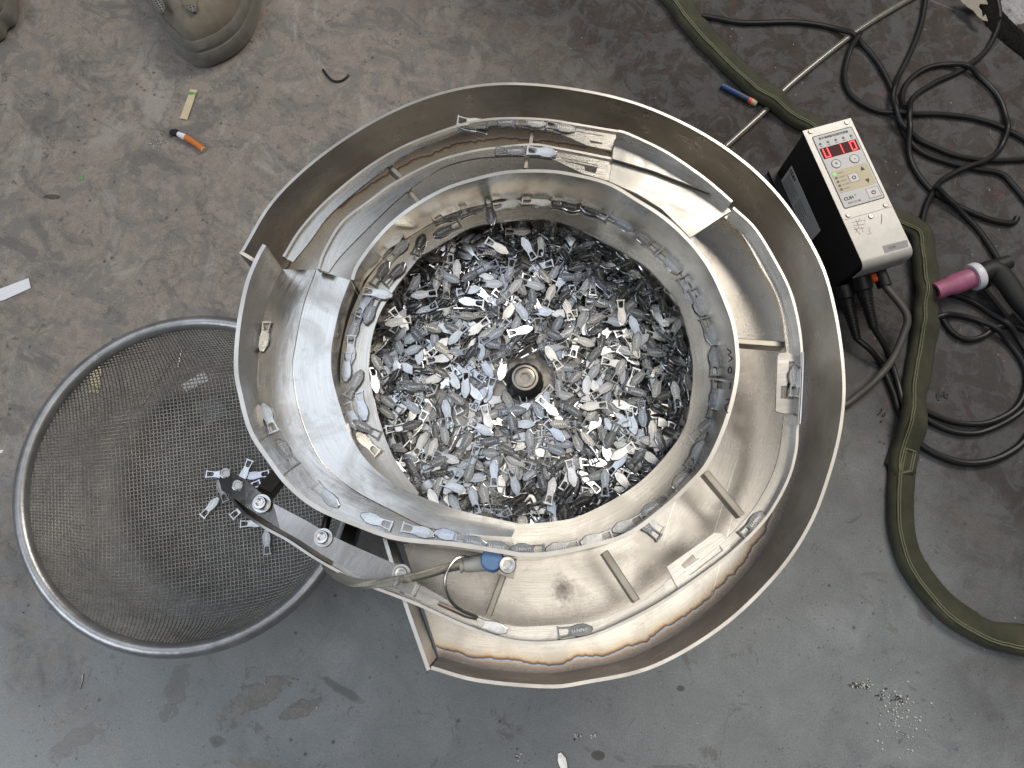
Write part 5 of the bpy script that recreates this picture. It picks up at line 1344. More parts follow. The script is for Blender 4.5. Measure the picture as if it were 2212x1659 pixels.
# ================================================================ controller box
M_ALU = simple('anodised_panel', (.50, .49, .465), .40, .15, .10, 60, .08, 700)
M_BLACK = simple('black_housing', (.012, .0125, .0135), .55, 0, .2)
M_FACE = simple('panel_film', (.50, .505, .51), .45, 0, .05)
M_KEY = simple('key_film', (.58, .575, .56), .45, 0, .04)
M_BEIGE = simple('beige_film', (.50, .435, .29), .5, 0, .05)
M_PRINT = simple('black_print', (.018, .018, .02), .55)
M_GREYP = simple('grey_print', (.25, .25, .25), .5)
M_REDP = simple('dark_red_print', (.25, .05, .04), .5)
M_PENCIL = simple('faded_red_pen', (.46, .22, .18), .6)
M_LED = emit('red_led', (1.0, .03, .035), 6.0)
M_GLED = emit('green_led', (.08, .8, .10), 1.6)
M_LEDOFF = simple('unlit_led', (.05, .05, .05), .45)
M_DISP = simple('display_window', (.060, .006, .009), .5, 0, .1, spec=.15)
M_STICK = simple('paper_label', (.72, .72, .70), .6, 0, .05)
M_RUB = simple('black_cable_rubber', (.012, .0125, .0135), .42, 0, .25, 30, spec=.35)
M_ORANGE = simple('orange_plastic', (.75, .10, .02), .4)
PZ = .095
TL, TR, BL = (P(*Z(9, q)[0], PZ) for q in ((540, 240), (932, 134), (1045, 1335)))
ux = (TR-TL).normalized(); vy = Vector((0, 0, 1)).cross(ux)
if vy.dot(BL-TL) < 0: vy = -vy
cw = (TR-TL).length; cl = (BL-TL).dot(vy)+.004
box = empty('controller_box', TL+ux*cw/2+vy*cl/2-Vector((0, 0, PZ)), 'black vibration controller box with pale panel, red digits and keys', 'controller')
def W(u, v, z): return TL+ux*u+vy*v+Vector((0, 0, z-PZ))
def uv9(x, y):
    d = P(*Z(9, (x, y))[0], PZ)-TL
    return d.dot(ux), d.dot(vy)
def rounded_rect(u0, v0, u1, v1, r, z, k=4):
    pts = []
    for (cu, cv, a0) in ((u1-r, v0+r, -90), (u1-r, v1-r, 0), (u0+r, v1-r, 90), (u0+r, v0+r, 180)):
        for i in range(k+1):
            a = math.radians(a0+90*i/k); pts.append(W(cu+r*math.cos(a), cv+r*math.sin(a), z))
    return pts
plate('housing', rounded_rect(.0006, .0012, cw-.0006, cl-.006, .003, PZ-.0014), [], PZ-.008, M_BLACK, box)
plate('mounting_flange', rounded_rect(-.010, -.004, cw+.004, cl*.72, .004, .007), [], .0068, M_BLACK, box)
# front sheet: flat, then folded down at the cable end
prof = [(0, PZ), (cl-.010, PZ)]+[(cl-.010+.010*math.sin(a), PZ-.010+.010*math.cos(a)) for a in [math.pi/2*i/6 for i in range(1, 7)]]+[(cl, PZ-.020), (cl-.0005, PZ-.030)]
ribbon('front_panel', [W(0, v, z) for v, z in prof], [W(cw, v, z) for v, z in prof], M_ALU, box, .0012, up=(Vector((0, 0, 1))+vy*.5), m=1)
sp = uv9(880, 968)[1]
plate('panel_seam', [W(.0006, sp-.0003, PZ+.0001), W(cw-.0006, sp-.0003, PZ+.0001), W(cw-.0006, sp+.0003, PZ+.0001), W(.0006, sp+.0003, PZ+.0001)], [], .0002, M_GREYP, box)
for i in range(3):
    q = cw*(.28+.2*i)
    lathe('vent_slot', [(0, 0), (.0042, 0), (.0042, .0003), (0, .0003)], M_GREYP, box, W(q, cl-.0003, PZ-.026), vy, 20)
f0 = uv9(612, 292); f1 = uv9(1212, 790); fw = uv9(940, 215)[0]
fx0 = f0[0]; fx1 = uv9(1080, 500)[0]; fv0 = uv9(780, 245)[1]; fv1 = uv9(1040, 835)[1]
M_LINE = M_PRINT
face = plate('key_frame', rounded_rect(fx0, fv0, fx1, fv1, .0025, PZ+.00025), [], .0003, M_LINE, box)
plate('key_film', rounded_rect(fx0+.0010, fv0+.0010, fx1-.0010, fv1-.0010, .002, PZ+.00045), [], .0004, M_FACE, box)
ZF = PZ+.0006
fwid = fx1-fx0
def fu(t): return fx0+fwid*t
def fv(t): return fv0+(fv1-fv0)*t
def frect(name, a, b, c, d, r, mat, z=ZF, par=None, th=.0003): return plate(name, rounded_rect(fu(a), fv(b), fu(c), fv(d), r, z), [], th, mat, par or box)
text_mesh('title_print', '数字调频振动送料控制器', .0034, W(fu(.5), fv(.055), ZF), ux, M_PRINT, box, .00005)
for i in range(5):
    c = W(fu(.12+.19*i), fv(.12), ZF)
    lathe('indicator', [(0, 0), (.0015, 0), (.0015, .0003), (0, .0003)], M_LEDOFF, box, c, sides=14)
    frect('legend_print', .085+.19*i, .147, .155+.19*i, .160, .0001, M_GREYP)
dsp = frect('display', .05, .178, .95, .325, .0006, M_DISP)
def seg_digit(cu_, cv_, w, h, segs):
    t = w*.20
    S = {'a': (-w/2, -h/2, w/2, -h/2+t), 'd': (-w/2, h/2-t, w/2, h/2), 'g': (-w/2, -t/2, w/2, t/2), 'f': (-w/2, -h/2, -w/2+t, 0), 'e': (-w/2, 0, -w/2+t, h/2),
         'b': (w/2-t, -h/2, w/2, 0), 'c': (w/2-t, 0, w/2, h/2)}
    for s in segs:
        a, b, c, d = S[s]; g = t*.12
        plate('lit_segment', [W(cu_+a+g, cv_+b+g, ZF+.0003), W(cu_+c-g, cv_+b+g, ZF+.0003), W(cu_+c-g, cv_+d-g, ZF+.0003), W(cu_+a+g, cv_+d-g, ZF+.0003)], [], .0002, M_LED, dsp)
dh = (fv1-fv0)*.125; dw = dh*.58
seg_digit(fu(.17), fv(.2515), dw, dh, 'fecdb'); seg_digit(fu(.52), fv(.2515), dw*.55, dh, 'bc'); seg_digit(fu(.83), fv(.2515), dw, dh, 'abcdef')
for (t, s) in ((.27, '+'), (.72, '-')):
    c = W(fu(t), fv(.42), ZF)
    k = lathe('round_key', [(0, 0), (.0052, 0), (.0052, .0002), (.0048, .0005), (0, .0005)], M_KEY, box, c, sides=28)
    ring = [c+Vector((0, 0, .0003))+ux*(.0055*math.cos(q))+vy*(.0055*math.sin(q)) for q in [2*math.pi*i/28 for i in range(29)]]
    tube('key_outline', ring, .00030, M_GREYP, k, 5, caps=False)
    text_mesh('key_print', s, .006, W(fu(t), fv(.42), ZF+.0006), ux, M_PRINT, k, .00005)
bz = frect('mode_field', .06, .505, .95, .795, .0016, M_BEIGE)
for i in range(5):
    v = .545+.052*i
    c = W(fu(.13), fv(v), ZF+.0001)
    lathe('indicator', [(0, 0), (.0015, 0), (.0015, .0004), (0, .0004)], M_GLED if i == 0 else M_LEDOFF, box, c, sides=14)
    frect('legend_print', .19, v-.006, .33+.03*(i % 2), v+.006, .0001, M_GREYP, ZF+.0002)
frect('key_outline', .395, .593, .635, .707, .0006, M_GREYP, ZF+.0002)
gk = frect('gear_key', .41, .60, .62, .70, .0006, M_KEY, ZF+.0003)
gc = W(fu(.515), fv(.65), ZF+.0005)
tube('gear_print', [gc+ux*(r*math.cos(q))+vy*(r*math.sin(q)) for q, r in [(2*math.pi*i/32, .0018+(.0004 if i % 4 < 2 else 0)) for i in range(33)]], .00036, M_PRINT, gk, 5, caps=False)
for (v, s) in ((.565, -1), (.735, 1)):
    plate('arrow_key', [W(fu(.79), fv(v+s*.03), ZF+.0003), W(fu(.79)+.0026, fv(v-s*.025), ZF+.0003), W(fu(.79)-.0026, fv(v-s*.025), ZF+.0003)], [], .0003, M_PRINT, box)
frect('key_outline', .645, .828, .945, .962, .0004, M_GREYP, ZF-.0001)
pk = frect('power_key', .66, .835, .93, .955, .0004, M_KEY, ZF)
pc = W(fu(.795), fv(.895), ZF+.0003)
tube('power_print', [pc+ux*(.0021*math.sin(q))-vy*(.0021*math.cos(q)) for q in [.6+(2*math.pi-1.2)*i/24 for i in range(25)]], .00042, M_REDP, pk, 5)
tube('power_print', [pc-vy*.0027, pc-vy*.0006], .00042, M_REDP, pk, 5)
text_mesh('brand_print', 'CUH', .0056, W(fu(.20), fv(.885), ZF), ux, M_PRINT, box, .00005)
text_mesh('brand_print', '®', .0026, W(fu(.37), fv(.868), ZF), ux, M_GREYP, box, .00005)
text_mesh('model_print', 'SDVC31-M', .0034, W(fu(.29), fv(.945), ZF), ux, M_GREYP, box, .00005)
for (x, y) in ((603, 245), (900, 170), (1217, 845), (912, 928), (1097, 938)):
    u, v = uv9(x, y)
    socket_screw(box, W(u, v, PZ+.0002), .0029, .0010, .0013, mat=M_BAR)
bu = uv9(1190, 1180); 
bd = plate('badge', [W(*uv9(*q), PZ+.0003) for q in ((1190, 1180), (1393, 1130), (1405, 1185), (1212, 1238))], [], .0004, M_GREYP, box)
text_mesh('badge_print', 'CUH', .0042, W(*uv9(1270, 1192), PZ+.0004), ux, M_LEDOFF, bd, .00005)
tube('pen_mark', [W(*uv9(*q), PZ+.0002) for q in ((1185, 922), (1186, 960), (1180, 1000))], .0003, M_PRINT, box, 5)
for st in (((945, 985), (1040, 970)), ((975, 965), (1000, 1030)), ((1010, 955), (985, 1000)), ((955, 1015), (1050, 1000)), ((965, 1045), (1040, 1030)), ((985, 1030), (975, 1070)), ((1020, 1025), (1035, 1065)),
           ((1070, 1035), (1095, 1030), (1080, 1055), (1098, 1075), (1070, 1085)), ((960, 1025), (1010, 1085)), ((1050, 960), (1048, 985))):
    tube('pen_mark', [W(*uv9(*q), PZ+.0001) for q in st], .00022, M_PENCIL, box, 5)
# paper label low on the side wall
side_n = -ux
def side_rect(name, v0, v1, z0, z1, mat, off=.0006, par=box):
    V = [W(-off, v0, z1), W(-off, v1, z1), W(-off, v1, z0), W(-off, v0, z0)]
    V += [p+ux*(off*.8) for p in V]
    return mesh_from(name, V, [(0, 1, 2, 3), (4, 7, 6, 5), (0, 4, 5, 1), (1, 5, 6, 2), (2, 6, 7, 3), (3, 7, 4, 0)], mat, par)
lab = side_rect('side_label', .016, .108, .008, .044, M_STICK, .0004)
text_mesh('label_print', 'CUH', .0075, W(-.0007, .026, .038), vy, M_PRINT, lab, .00005, normal=side_n)
for i in range(7): side_rect('label_print', .020, .052-.003*(i % 3), .0115+.0031*i, .0126+.0031*i, M_GREYP, .0007, lab)
for i in range(5): side_rect('label_print', .056, .080-.004*(i % 2), .0135+.0042*i, .0146+.0042*i, M_GREYP, .0007, lab)
# plugs at the cable end
def plug(u, z, L, name='plug'):
    a = W(u, cl-.004, z)
    d = (vy*1.0-Vector((0, 0, .30))).normalized()
    pr = [(0, 0), (.0105, 0), (.0112, .004), (.0112, .015), (.0090, .017), (.0085, .024)]
    h = .024; r = .0082
    while h < L:
        pr += [(r, h), (r, h+.0020), (r*.80, h+.0022), (r*.80, h+.0034)]; h += .0036; r -= .00028
    pr += [(.0038, h+.001), (0, h+.001)]
    o = lathe('plug', pr, M_RUB, box, a, d, 24)
    return a+d*(h)
pe1 = plug(cw*.30, .050, .062); pe2 = plug(cw*.06, .034, .066)
rs = lathe('rocker_switch', [(0, 0), (.0058, 0), (.0058, .007), (.0045, .009), (0, .009)], M_ORANGE, box, W(cw*.62, cl-.004, .040), vy, 6)
tube('cable_gland', [W(cw*.84, cl-.006, .035), W(cw*.84, cl+.012, .034)], .0085, M_BLACK, box, 16)

# ================================================================ cables, hose and rod on the floor
LAID = []                                # (point, radius) already lying there
def settle(pts, r, step=.004):
    """let a line of floor points rest on the floor and on what already lies there"""
    n = max(8, int(sum((b-a).length for a, b in zip(pts, pts[1:]))/step))
    c = curve(pts, n)
    zs = []
    for p in c:
        z = r
        for q, rq in LAID:
            d = math.hypot(p.x-q.x, p.y-q.y)
            if d < r+rq: z = max(z, q.z+math.sqrt((r+rq)**2-d*d)*.96)
        zs.append(max(z, p.z))
    for _ in range(10):
        zs = [zs[0]]+[max(zs[i], (zs[i-1]+zs[i+1])/2*.985) for i in range(1, n-1)]+[zs[-1]]
    for _ in range(4):
        zs = [zs[0]]+[(zs[i-1]+2*zs[i]+zs[i+1])/4 for i in range(1, n-1)]+[zs[-1]]
    out = [Vector((p.x, p.y, z)) for p, z in zip(c, zs)]
    LAID.extend((p, r) for p in out[::2])
    return out
def floor_line(k, *pts): return [P(*q, 0) for q in Z(k, *pts)]
M_CABLE2 = simple('grey_cable_rubber', (.085, .080, .072), .45, 0, .2, 30)
M_ROD = simple('clear_rod', (.17, .16, .135), .14, 0, .15, 120, coat=.6)
rod = tube('clear_rod', settle(floor_line('A', (1600, -48), (1200, 195), (790, 520), (650, 668), (390, 905)), .0040), .0040, M_ROD, None, 14)
tag(rod, 'straight translucent plastic rod running under the olive hose', 'rod')
CR = .0036
def cable(label, *pts, r=CR, mat=None, group='black cables on the floor'):
    o = tube('cable', settle(list(pts), r), r, mat or M_RUB, None, 10)
    return tag(o, label, 'cable', group)
cable('black cable curving from under the olive hose to the tangle', *floor_line('A', (250, 108), (330, 122), (500, 150), (800, 146), (1000, 172), (1130, 222), (1250, 310), (1350, 450), (1420, 610), (1450, 760), (1500, 860), (1600, 945), (1750, 1000), (1900, 1035), (2060, 1065), (2150, 1150), (2260, 1290)))
cable('black cable looping down beside the rod and off to the right', *floor_line('A', (1200, 225), (1140, 330), (1112, 480), (1155, 590), (1280, 672), (1430, 705), (1700, 705), (1950, 742), (2130, 815), (2270, 900)))
cable('black cable coming down from the top edge into the tangle', *floor_line('A', (1610, -60), (1590, 100), (1555, 230), (1490, 380), (1425, 510), (1395, 620), (1430, 760), (1540, 850), (1660, 905), (1800, 958), (2000, 985), (2280, 975)))
cable('black cable in a wide bow along the top right edge', *floor_line('A', (2010, -60), (2050, 60), (2045, 170), (1970, 320), (1830, 432), (1650, 520), (1530, 605), (1488, 720), (1488, 850), (1520, 1000), (1600, 1125), (1690, 1200), (1850, 1285), (2000, 1345), (2130, 1365), (2160, 1330)))
cable('black cable in the round loop beside the controller', *floor_line('A', (1455, 690), (1462, 590), (1505, 500), (1600, 430), (1725, 404), (1860, 432), (1990, 530), (2070, 650), (2090, 800), (2050, 920), (1950, 1000), (1800, 1052), (1700, 1110), (1632, 1200), (1590, 1330), (1570, 1480), (1568, 1640)))
cable('black cable running past the torch head', *floor_line('A', (1640, 1170), (1800, 1290), (1920, 1400), (2020, 1545)), *floor_line('B', (1215, 245), (1255, 350)))
cable('thick black torch cable with the lowest bow', *floor_line('B', (1400, 560), (1480, 700), (1520, 900), (1490, 1150), (1380, 1372), (1250, 1480), (1100, 1532), (950, 1532), (800, 1482), (690, 1415), (600, 1330)), r=.0044)
cable('black cable bow right beside the hose', *floor_line('B', (770, 440), (800, 520), (840, 600), (905, 685), (1000, 732), (1100, 712), (1185, 655), (1300, 640), (1420, 690)))
cable('black cable loop closing under the pink nozzle', *floor_line('B', (720, 640), (790, 595), (900, 572), (1050, 602), (1200, 690), (1330, 830), (1385, 960), (1370, 1080), (1300, 1190), (1150, 1268), (1000, 1282), (850, 1250), (700, 1180), (620, 1120)))
cable('black cable outside the loop under the pink nozzle', *floor_line('B', (760, 440), (850, 432), (1000, 470), (1150, 560), (1300, 690), (1400, 840), (1420, 1000), (1380, 1150), (1250, 1262), (1100, 1330), (980, 1342), (850, 1312), (700, 1230), (640, 1180)))
# cables out of the controller
def drop_cable(label, start, pts, r, mat):
    c = settle([P(*q, 0) for q in pts], r)
    up = curve([start, start.lerp(c[0], .5)+Vector((0, 0, .004)), c[0]], 12)
    o = tube('cable', up[:-1]+c, r, mat, None, 10)
    return tag(o, label, 'cable', 'cables out of the controller')
drop_cable('dark cable out of the ribbed plug nearest the bowl', pe2, Z('B', (440, 890), (475, 980), (520, 1090), (545, 1180), (600, 1300)), .0036, M_RUB)
drop_cable('dark cable out of the outer ribbed plug', pe1, Z('B', (510, 900), (540, 1000), (560, 1120), (600, 1250), (640, 1330)), .0036, M_RUB)
gs = W(cw*.84, cl+.010, .034)
c = curve([gs, P(*Z('B', (612, 560))[0], .030), P(*Z('B', (590, 700))[0], .022), P(*Z('B', (510, 870))[0], .016), P(*Z('B', (400, 1000))[0], .012), P(*Z('B', (300, 1085))[0], .008), P(*Z('B', (215, 1150))[0], .006), P(*Z('B', (60, 1230))[0], .006)], 60)
tag(tube('cable', c, .0044, M_CABLE2, None, 12), 'dusty grey cable arching from the controller under the bowl', 'cable', 'cables out of the controller')

# ---- olive fabric hose sleeve
def fabric():
    m, nt, b = new_mat('olive_canvas')
    uv = coords(nt, 'UV'); ob = coords(nt)
    wv = node(nt, 'ShaderNodeTexWave'); wv.inputs['Scale'].default_value = 520; wv.bands_direction = 'X'; nt.links.new(uv, wv.inputs['Vector'])
    w2 = node(nt, 'ShaderNodeTexWave'); w2.inputs['Scale'].default_value = 520; w2.bands_direction = 'Y'; nt.links.new(uv, w2.inputs['Vector'])
    h = math_n(nt, 'MULTIPLY', wv.outputs['Fac'], w2.outputs['Fac'])
    n = noise_n(nt, ob, 34, 5, .6)
    c = mixc(nt, ramp(nt, n, [(.3, 0.0), (.72, 1.0)]), (.026, .028, .015), (.062, .062, .036))
    c = mixc(nt, math_n(nt, 'MULTIPLY', h, .35), c, (.11, .108, .07))
    nt.links.new(c, b.inputs['Base Color']); b.inputs['Roughness'].default_value = .85
    b.inputs['Sheen Weight'].default_value = .04
    nt.links.new(bump_n(nt, h, .35, .0006), b.inputs['Normal'])
    return m
M_OLIVE = fabric()
M_SEAM = simple('olive_piping', (.16, .165, .095), .8, 0, .15, 300, .4, 900)
hp = floor_line('A', (20, -40), (95, 40), (230, 215), (420, 410), (620, 590), (800, 715), (930, 790))
hp += [P(1795, 330, 0), P(1850, 405, 0), P(1918, 470, 0)]
hp += floor_line('B', (655, 30), (690, 170), (712, 330), (718, 480), (712, 600), (700, 760), (668, 950), (640, 1100), (612, 1250), (585, 1420), (560, 1600))
hp += floor_line('C', (430, 120), (398, 300), (388, 480), (398, 640), (435, 800), (500, 930), (600, 1060), (720, 1180), (860, 1275), (1040, 1345), (1290, 1390))
def hose():
    root = empty('fabric_hose', (0, 0, 0), 'olive canvas hose sleeve with stitched seam curving round the controller', 'hose')
    line = settle(hp, .008)
    line = [Vector((p.x, p.y, max(0, p.z-.008))) for p in line]
    n = len(line)
    SEC = [(-.0105, .0005), (-.0115, .0050), (-.0102, .0115), (-.0074, .0152), (-.0045, .0160), (-.0010, .0150), (.0050, .0112), (.0105, .0066), (.0140, .0028), (.0130, .0005)]
    V = []; F = []; U = []; s = 0; S1 = []; S2 = []
    for i, (t, a, b) in enumerate(frames(line)):
        if i: s += (line[i]-line[i-1]).length
        tt = Vector((t.x, t.y, 0)).normalized(); sd = Vector((-tt.y, tt.x, 0))
        # seam side: keep the flap on the side away from the bowl
        wob = .0011*noise.noise(Vector((s*30, 0, 0)))+.0006*noise.noise(Vector((s*110, 3, 0)))
        fl = 1+.35*max(0, 1-s/.30)+.22*noise.noise(Vector((s*22, 7, 0)))
        v = 0; last = None
        for (x, h) in SEC:
            q = line[i]+sd*(x*(fl if x > .002 else 1)*1.28)+Vector((0, 0, .88*h*(1+.22*noise.noise(Vector((s*34, x*260, 0))))))+sd*wob
            if last is not None: v += (q-last).length
            last = q
            V.append(q); U.append((s, v))
        S1.append(line[i]+sd*(-.0072+wob)+Vector((0, 0, .0150))); S2.append(line[i]+sd*(-.0046+wob)+Vector((0, 0, .0150)))
    c = len(SEC)
    for i in range(n-1):
        for k in range(c-1): F.append((i*c+k, i*c+k+1, (i+1)*c+k+1, (i+1)*c+k))
        F.append((i*c+c-1, i*c, (i+1)*c, (i+1)*c+c-1))
    o = mesh_from('sleeve', V, F, M_OLIVE, root, U, smooth=False)
    for p in o.data.polygons: p.use_smooth = True
    tube('seam', S1, .0009, M_SEAM, root, 6); tube('seam', S2, .0008, M_SEAM, root, 6)
hose()

# ---- welding torch
M_PINK = simple('pink_ceramic', (.36, .115, .20), .45, 0, .12, 90)
M_WHITEC = simple('white_insulator', (.66, .67, .72), .4, 0, .05)
M_HANDLE = simple('torch_handle_rubber', (.014, .0135, .013), .6, 0, .3, 50, .2, 300)
torch = empty('welding_torch', P(*Z('B', (1150, 300))[0], 0), 'welding torch with pink ceramic cup and white collar', 'torch')
ta = P(*Z('B', (800, 412))[0], .016); tb = P(*Z('B', (1050, 318))[0], .022); tc = P(*Z('B', (1175, 268))[0], .024); te = P(*Z('B', (1460, 600))[0], .018)
dd = (tb-ta); LL = dd.length
cup = lathe('ceramic_cup', [(.0068, .012), (.0068, .0), (.0105, 0), (.0108, .002), (.0108, LL*.36), (.0128, LL*.46), (.0128, LL*.96), (.006, LL*.96)], M_PINK, torch, ta, dd, 28)
lathe('tungsten', [(0, -.001), (.0012, -.001), (.0012, .013), (0, .013)], M_SCREW, cup, ta, dd, 10)
lathe('collar', [(0, 0), (.0165, 0), (.0172, .002), (.0172, .007), (.0160, .0095), (0, .0095)], M_WHITEC, torch, tb-dd.normalized()*.002, dd, 32)
hl = curve([tb+dd.normalized()*.006, tc, tc.lerp(te, .25)+Vector((.002, .003, 0)), tc.lerp(te, .6), te], 30)
tube('handle', hl, .014, M_HANDLE, torch, 18, radii=[.0122-.0020*abs(i/29-.35) for i in range(30)])
bk = P(*Z('B', (1225, 240))[0], .024)
lathe('back_cap', [(0, -.012), (.009, -.012), (.010, 0), (.0085, .012), (0, .014)], M_HANDLE, torch, bk, dd, 18)
tube('trigger', [P(*Z('B', (1140, 390))[0], .018), P(*Z('B', (1230, 500))[0], .016), P(*Z('B', (1280, 560))[0], .014)], .006, M_HANDLE, torch, 10)

# ================================================================ shoes
def suede(name, c1, c2):
    m, nt, b = new_mat(name)
    ob = coords(nt)
    n = noise_n(nt, ob, 60, 6, .65); f = noise_n(nt, ob, 900, 3, .7)
    c = mixc(nt, ramp(nt, n, [(.3, 0.0), (.7, 1.0)]), c1, c2)
    c = mixc(nt, 1.0, c, ramp(nt, f, [(.2, .75), (.8, 1.2)]), 'MULTIPLY')
    nt.links.new(c, b.inputs['Base Color']); b.inputs['Roughness'].default_value = .9; b.inputs['Sheen Weight'].default_value = .2
    nt.links.new(bump_n(nt, f, .4, .0006), b.inputs['Normal'])
    return m
M_SUEDE = suede('dusty_suede', (.140, .120, .090), (.205, .178, .136))
M_SOLE = suede('dirty_rubber_sole', (.112, .106, .088), (.178, .168, .142))
M_SMESH = None
def vent_mat():
    m, nt, b = new_mat('vent_fabric')
    uv = coords(nt, 'UV')
    vo = nt.nodes.new('ShaderNodeTexVoronoi'); vo.inputs['Scale'].default_value = 260; vo.inputs['Randomness'].default_value = .15; nt.links.new(uv, vo.inputs['Vector'])
    k = ramp(nt, vo.outputs['Distance'], [(.28, 0.0), (.40, 1.0)])
    nt.links.new(mixc(nt, k, (.03, .03, .03), (.19, .185, .17)), b.inputs['Base Color']); b.inputs['Roughness'].default_value = .9
    nt.links.new(bump_n(nt, k, .8, .0012), b.inputs['Normal'])
    return m
M_VENT = vent_mat()
def shoe(label, outline_px, z0, axis_px, vents):
    """toe outline from the picture (open polyline, toe at its middle), carried on behind the picture edge to a heel"""
    toe = [P(x, y, z0) for x, y in outline_px]
    toe = curve(toe, 40)
    ax0, ax1 = (P(x, y, z0) for x, y in axis_px)           # from toe backwards
    d = (ax1-ax0); d.z = 0; d.normalize(); sd = Vector((-d.y, d.x, 0))
    tip = min(toe, key=lambda p: (p-ax0).dot(d))
    L = .29
    def loc(p): q = p-ax0; return q.dot(d), q.dot(sd)
    ring = [loc(p) for p in toe]
    t0 = min(r[0] for r in ring)
    e0, e1 = ring[0], ring[-1]
    heel = t0+L
    back = []
    for i in range(1, 24):
        a = i/24
        if a < .35: s = (lerp(e1[0], heel-.07, a/.35), lerp(e1[1], e1[1]*.74, a/.35))
        elif a > .65: s = (lerp(heel-.07, e0[0], (a-.65)/.35), lerp(e0[1]*.74, e0[1], (a-.65)/.35))
        else:
            q = (a-.35)/.30*math.pi
            r_ = lerp(abs(e1[1])*.74, abs(e0[1])*.74, (a-.35)/.30)
            s = (heel-.07+.07*math.sin(q), math.copysign(1, e1[1])*r_*math.cos(q))
        back.append(s)
    ring = ring+back
    n = len(ring)
    cxm = lambda u: max(t0+.045, min(heel-.05, u))
    def ringpts(inset, z, zf=None):
        out = []
        for (u, v) in ring:
            cu_, cv_ = cxm(u), 0.0
            k = math.hypot(u-cu_, v-cv_)+1e-9
            f = max(0.02, 1-inset/k)
            uu, vv = cu_+(u-cu_)*f, cv_+(v-cv_)*f
            zz = z if zf is None else zf(uu, z)
            out.append(ax0+d*uu+sd*vv+Vector((0, 0, zz-ax0.z)))
        return out
    rise = lambda u, z: z+max(0, (u-t0-.085))*.30*(z/.07)
    root = empty('work_shoe', (ax0+d*.12)-Vector((0, 0, ax0.z)), label, 'shoe', 'dusty work shoes')
    def loft(name, rings, mat, cap=True, bottom=False):
        V = [p for r in rings for p in r]; F = []; U = []
        for p in V: U.append((p.dot(d), p.dot(sd)))
        for i in range(len(rings)-1):
            for k in range(n): F.append((i*n+k, i*n+(k+1) % n, (i+1)*n+(k+1) % n, (i+1)*n+k))
        if cap: F.append(tuple((len(rings)-1)*n+k for k in range(n)))
        if bottom: F.append(tuple(reversed(range(n))))
        return mesh_from(name, V, F, mat, root, U, smooth=True)
    loft('sole', [ringpts(.006, .001), ringpts(.0015, .004), ringpts(0, .012), ringpts(.0005, .022), ringpts(.003, .027), ringpts(.009, .0285)], M_SOLE, True, True)
    loft('toe_rand', [ringpts(.0055, .026), ringpts(.0045, .033), ringpts(.0085, .041), ringpts(.0110, .0425), ringpts(.0135, .041)], M_SOLE, False)
    loft('upper', [ringpts(.0110, .034, rise), ringpts(.0125, .045, rise), ringpts(.0185, .055, rise), ringpts(.028, .0625, rise), ringpts(.040, .067, rise), ringpts(.052, .069, rise)], M_SUEDE)
    for vx in vents:
        V = [P(x, y, .0685) for x, y in vx]
        o = plate('vent', V, [], .004, M_VENT, root)
        tube('vent_edge', V+[V[0]], .0011, M_SOLE, o, 6, caps=False)
    tube('stitching', [p+Vector((0, 0, .0006)) for p in ringpts(.0150, .0475, rise)[4:38]], .0006, M_SOLE, root, 5)
SH = [(1075, -60), (1105, 40), (1150, 150), (1215, 275), (1290, 370), (1370, 438), (1460, 466), (1560, 442), (1690, 375), (1800, 265), (1865, 130), (1895, 10), (1905, -70)]
shoe('dusty tan work shoe with rounded toe at the top edge', Z('S', *SH), .012, (Z('S', (1450, 462))[0], Z('S', (1492, -40))[0]),
     [Z('S', (1310, -20), (1325, 20), (1365, 65), (1400, 85), (1418, 82), (1425, 40), (1440, -20)), Z('S', (1100, -20), (1130, 30), (1165, 85), (1185, 90), (1192, 50), (1170, -20))])
shoe('grey toe of the second shoe in the top left corner', [(-95, -30), (-90, 10), (-70, 55), (-40, 78), (-12, 84), (4, 72), (12, 54), (28, 44), (32, 20), (35, -20)], .012, ((-20, 82), (-60, -70)), [])

# ================================================================ litter on the floor
M_PAPERT = simple('tan_filter_paper', (.55, .47, .31), .8, 0, .08)
M_GREENP = simple('green_print', (.13, .30, .10), .7)
M_PAPERW = simple('white_paper', (.72, .73, .78), .8, 0, .04)
M_CIG = simple('orange_tip_paper', (.56, .17, .035), .7, 0, .15, 300)
M_ASH = simple('burnt_ash', (.015, .015, .016), .9, 0, .5, 500)
M_GREYC = simple('grey_card', (.36, .36, .35), .7, 0, .06)
def flat_strip(name, px, z, th, mat, label, cat, group=None, curl=0.0):
    pts = [P(x, y, z) for x, y in px]
    for i, p in enumerate(pts): p.z += curl*(i % 2)
    o = plate(name, pts, [], th, mat, None)
    return tag(o, label, cat, group) if label else o
def match_strip(label, a, b, w, loc):
    """flat tan paper strip with a green band near end a"""
    A, B = P(*a, 0), P(*b, 0)
    t = (B-A).normalized(); s = Vector((-t.y, t.x, 0)); L_ = (B-A).length
    r = empty('paper_strip', A.lerp(B, .5), label, 'paper strip', 'tan paper strips')
    def pc(name, f0, f1, mat, z, hw=w/2):
        n = 5; V = []; 
        top = [A+t*(L_*lerp(f0, f1, i/n))+s*hw*(1+.06*math.sin(i*5.1))+Vector((0, 0, z+.0012*math.sin(i*1.3+f0*4)**2)) for i in range(n+1)]
        bot = [A+t*(L_*lerp(f0, f1, i/n))-s*hw*(1+.06*math.cos(i*3.7))+Vector((0, 0, z)) for i in range(n+1)]
        return ribbon(name, top, bot, mat, r, .0009, m=1)
    pc('strip', 0, 1, M_PAPERT, .0016); pc('green_band', .10, .20, M_GREENP, .0019, w/2*1.01)
    return r
match_strip('tan paper strip with green band lying above the cigarette butt', Z('S', (1412, 655))[0], Z('S', (1335, 868))[0], .0098, 0)
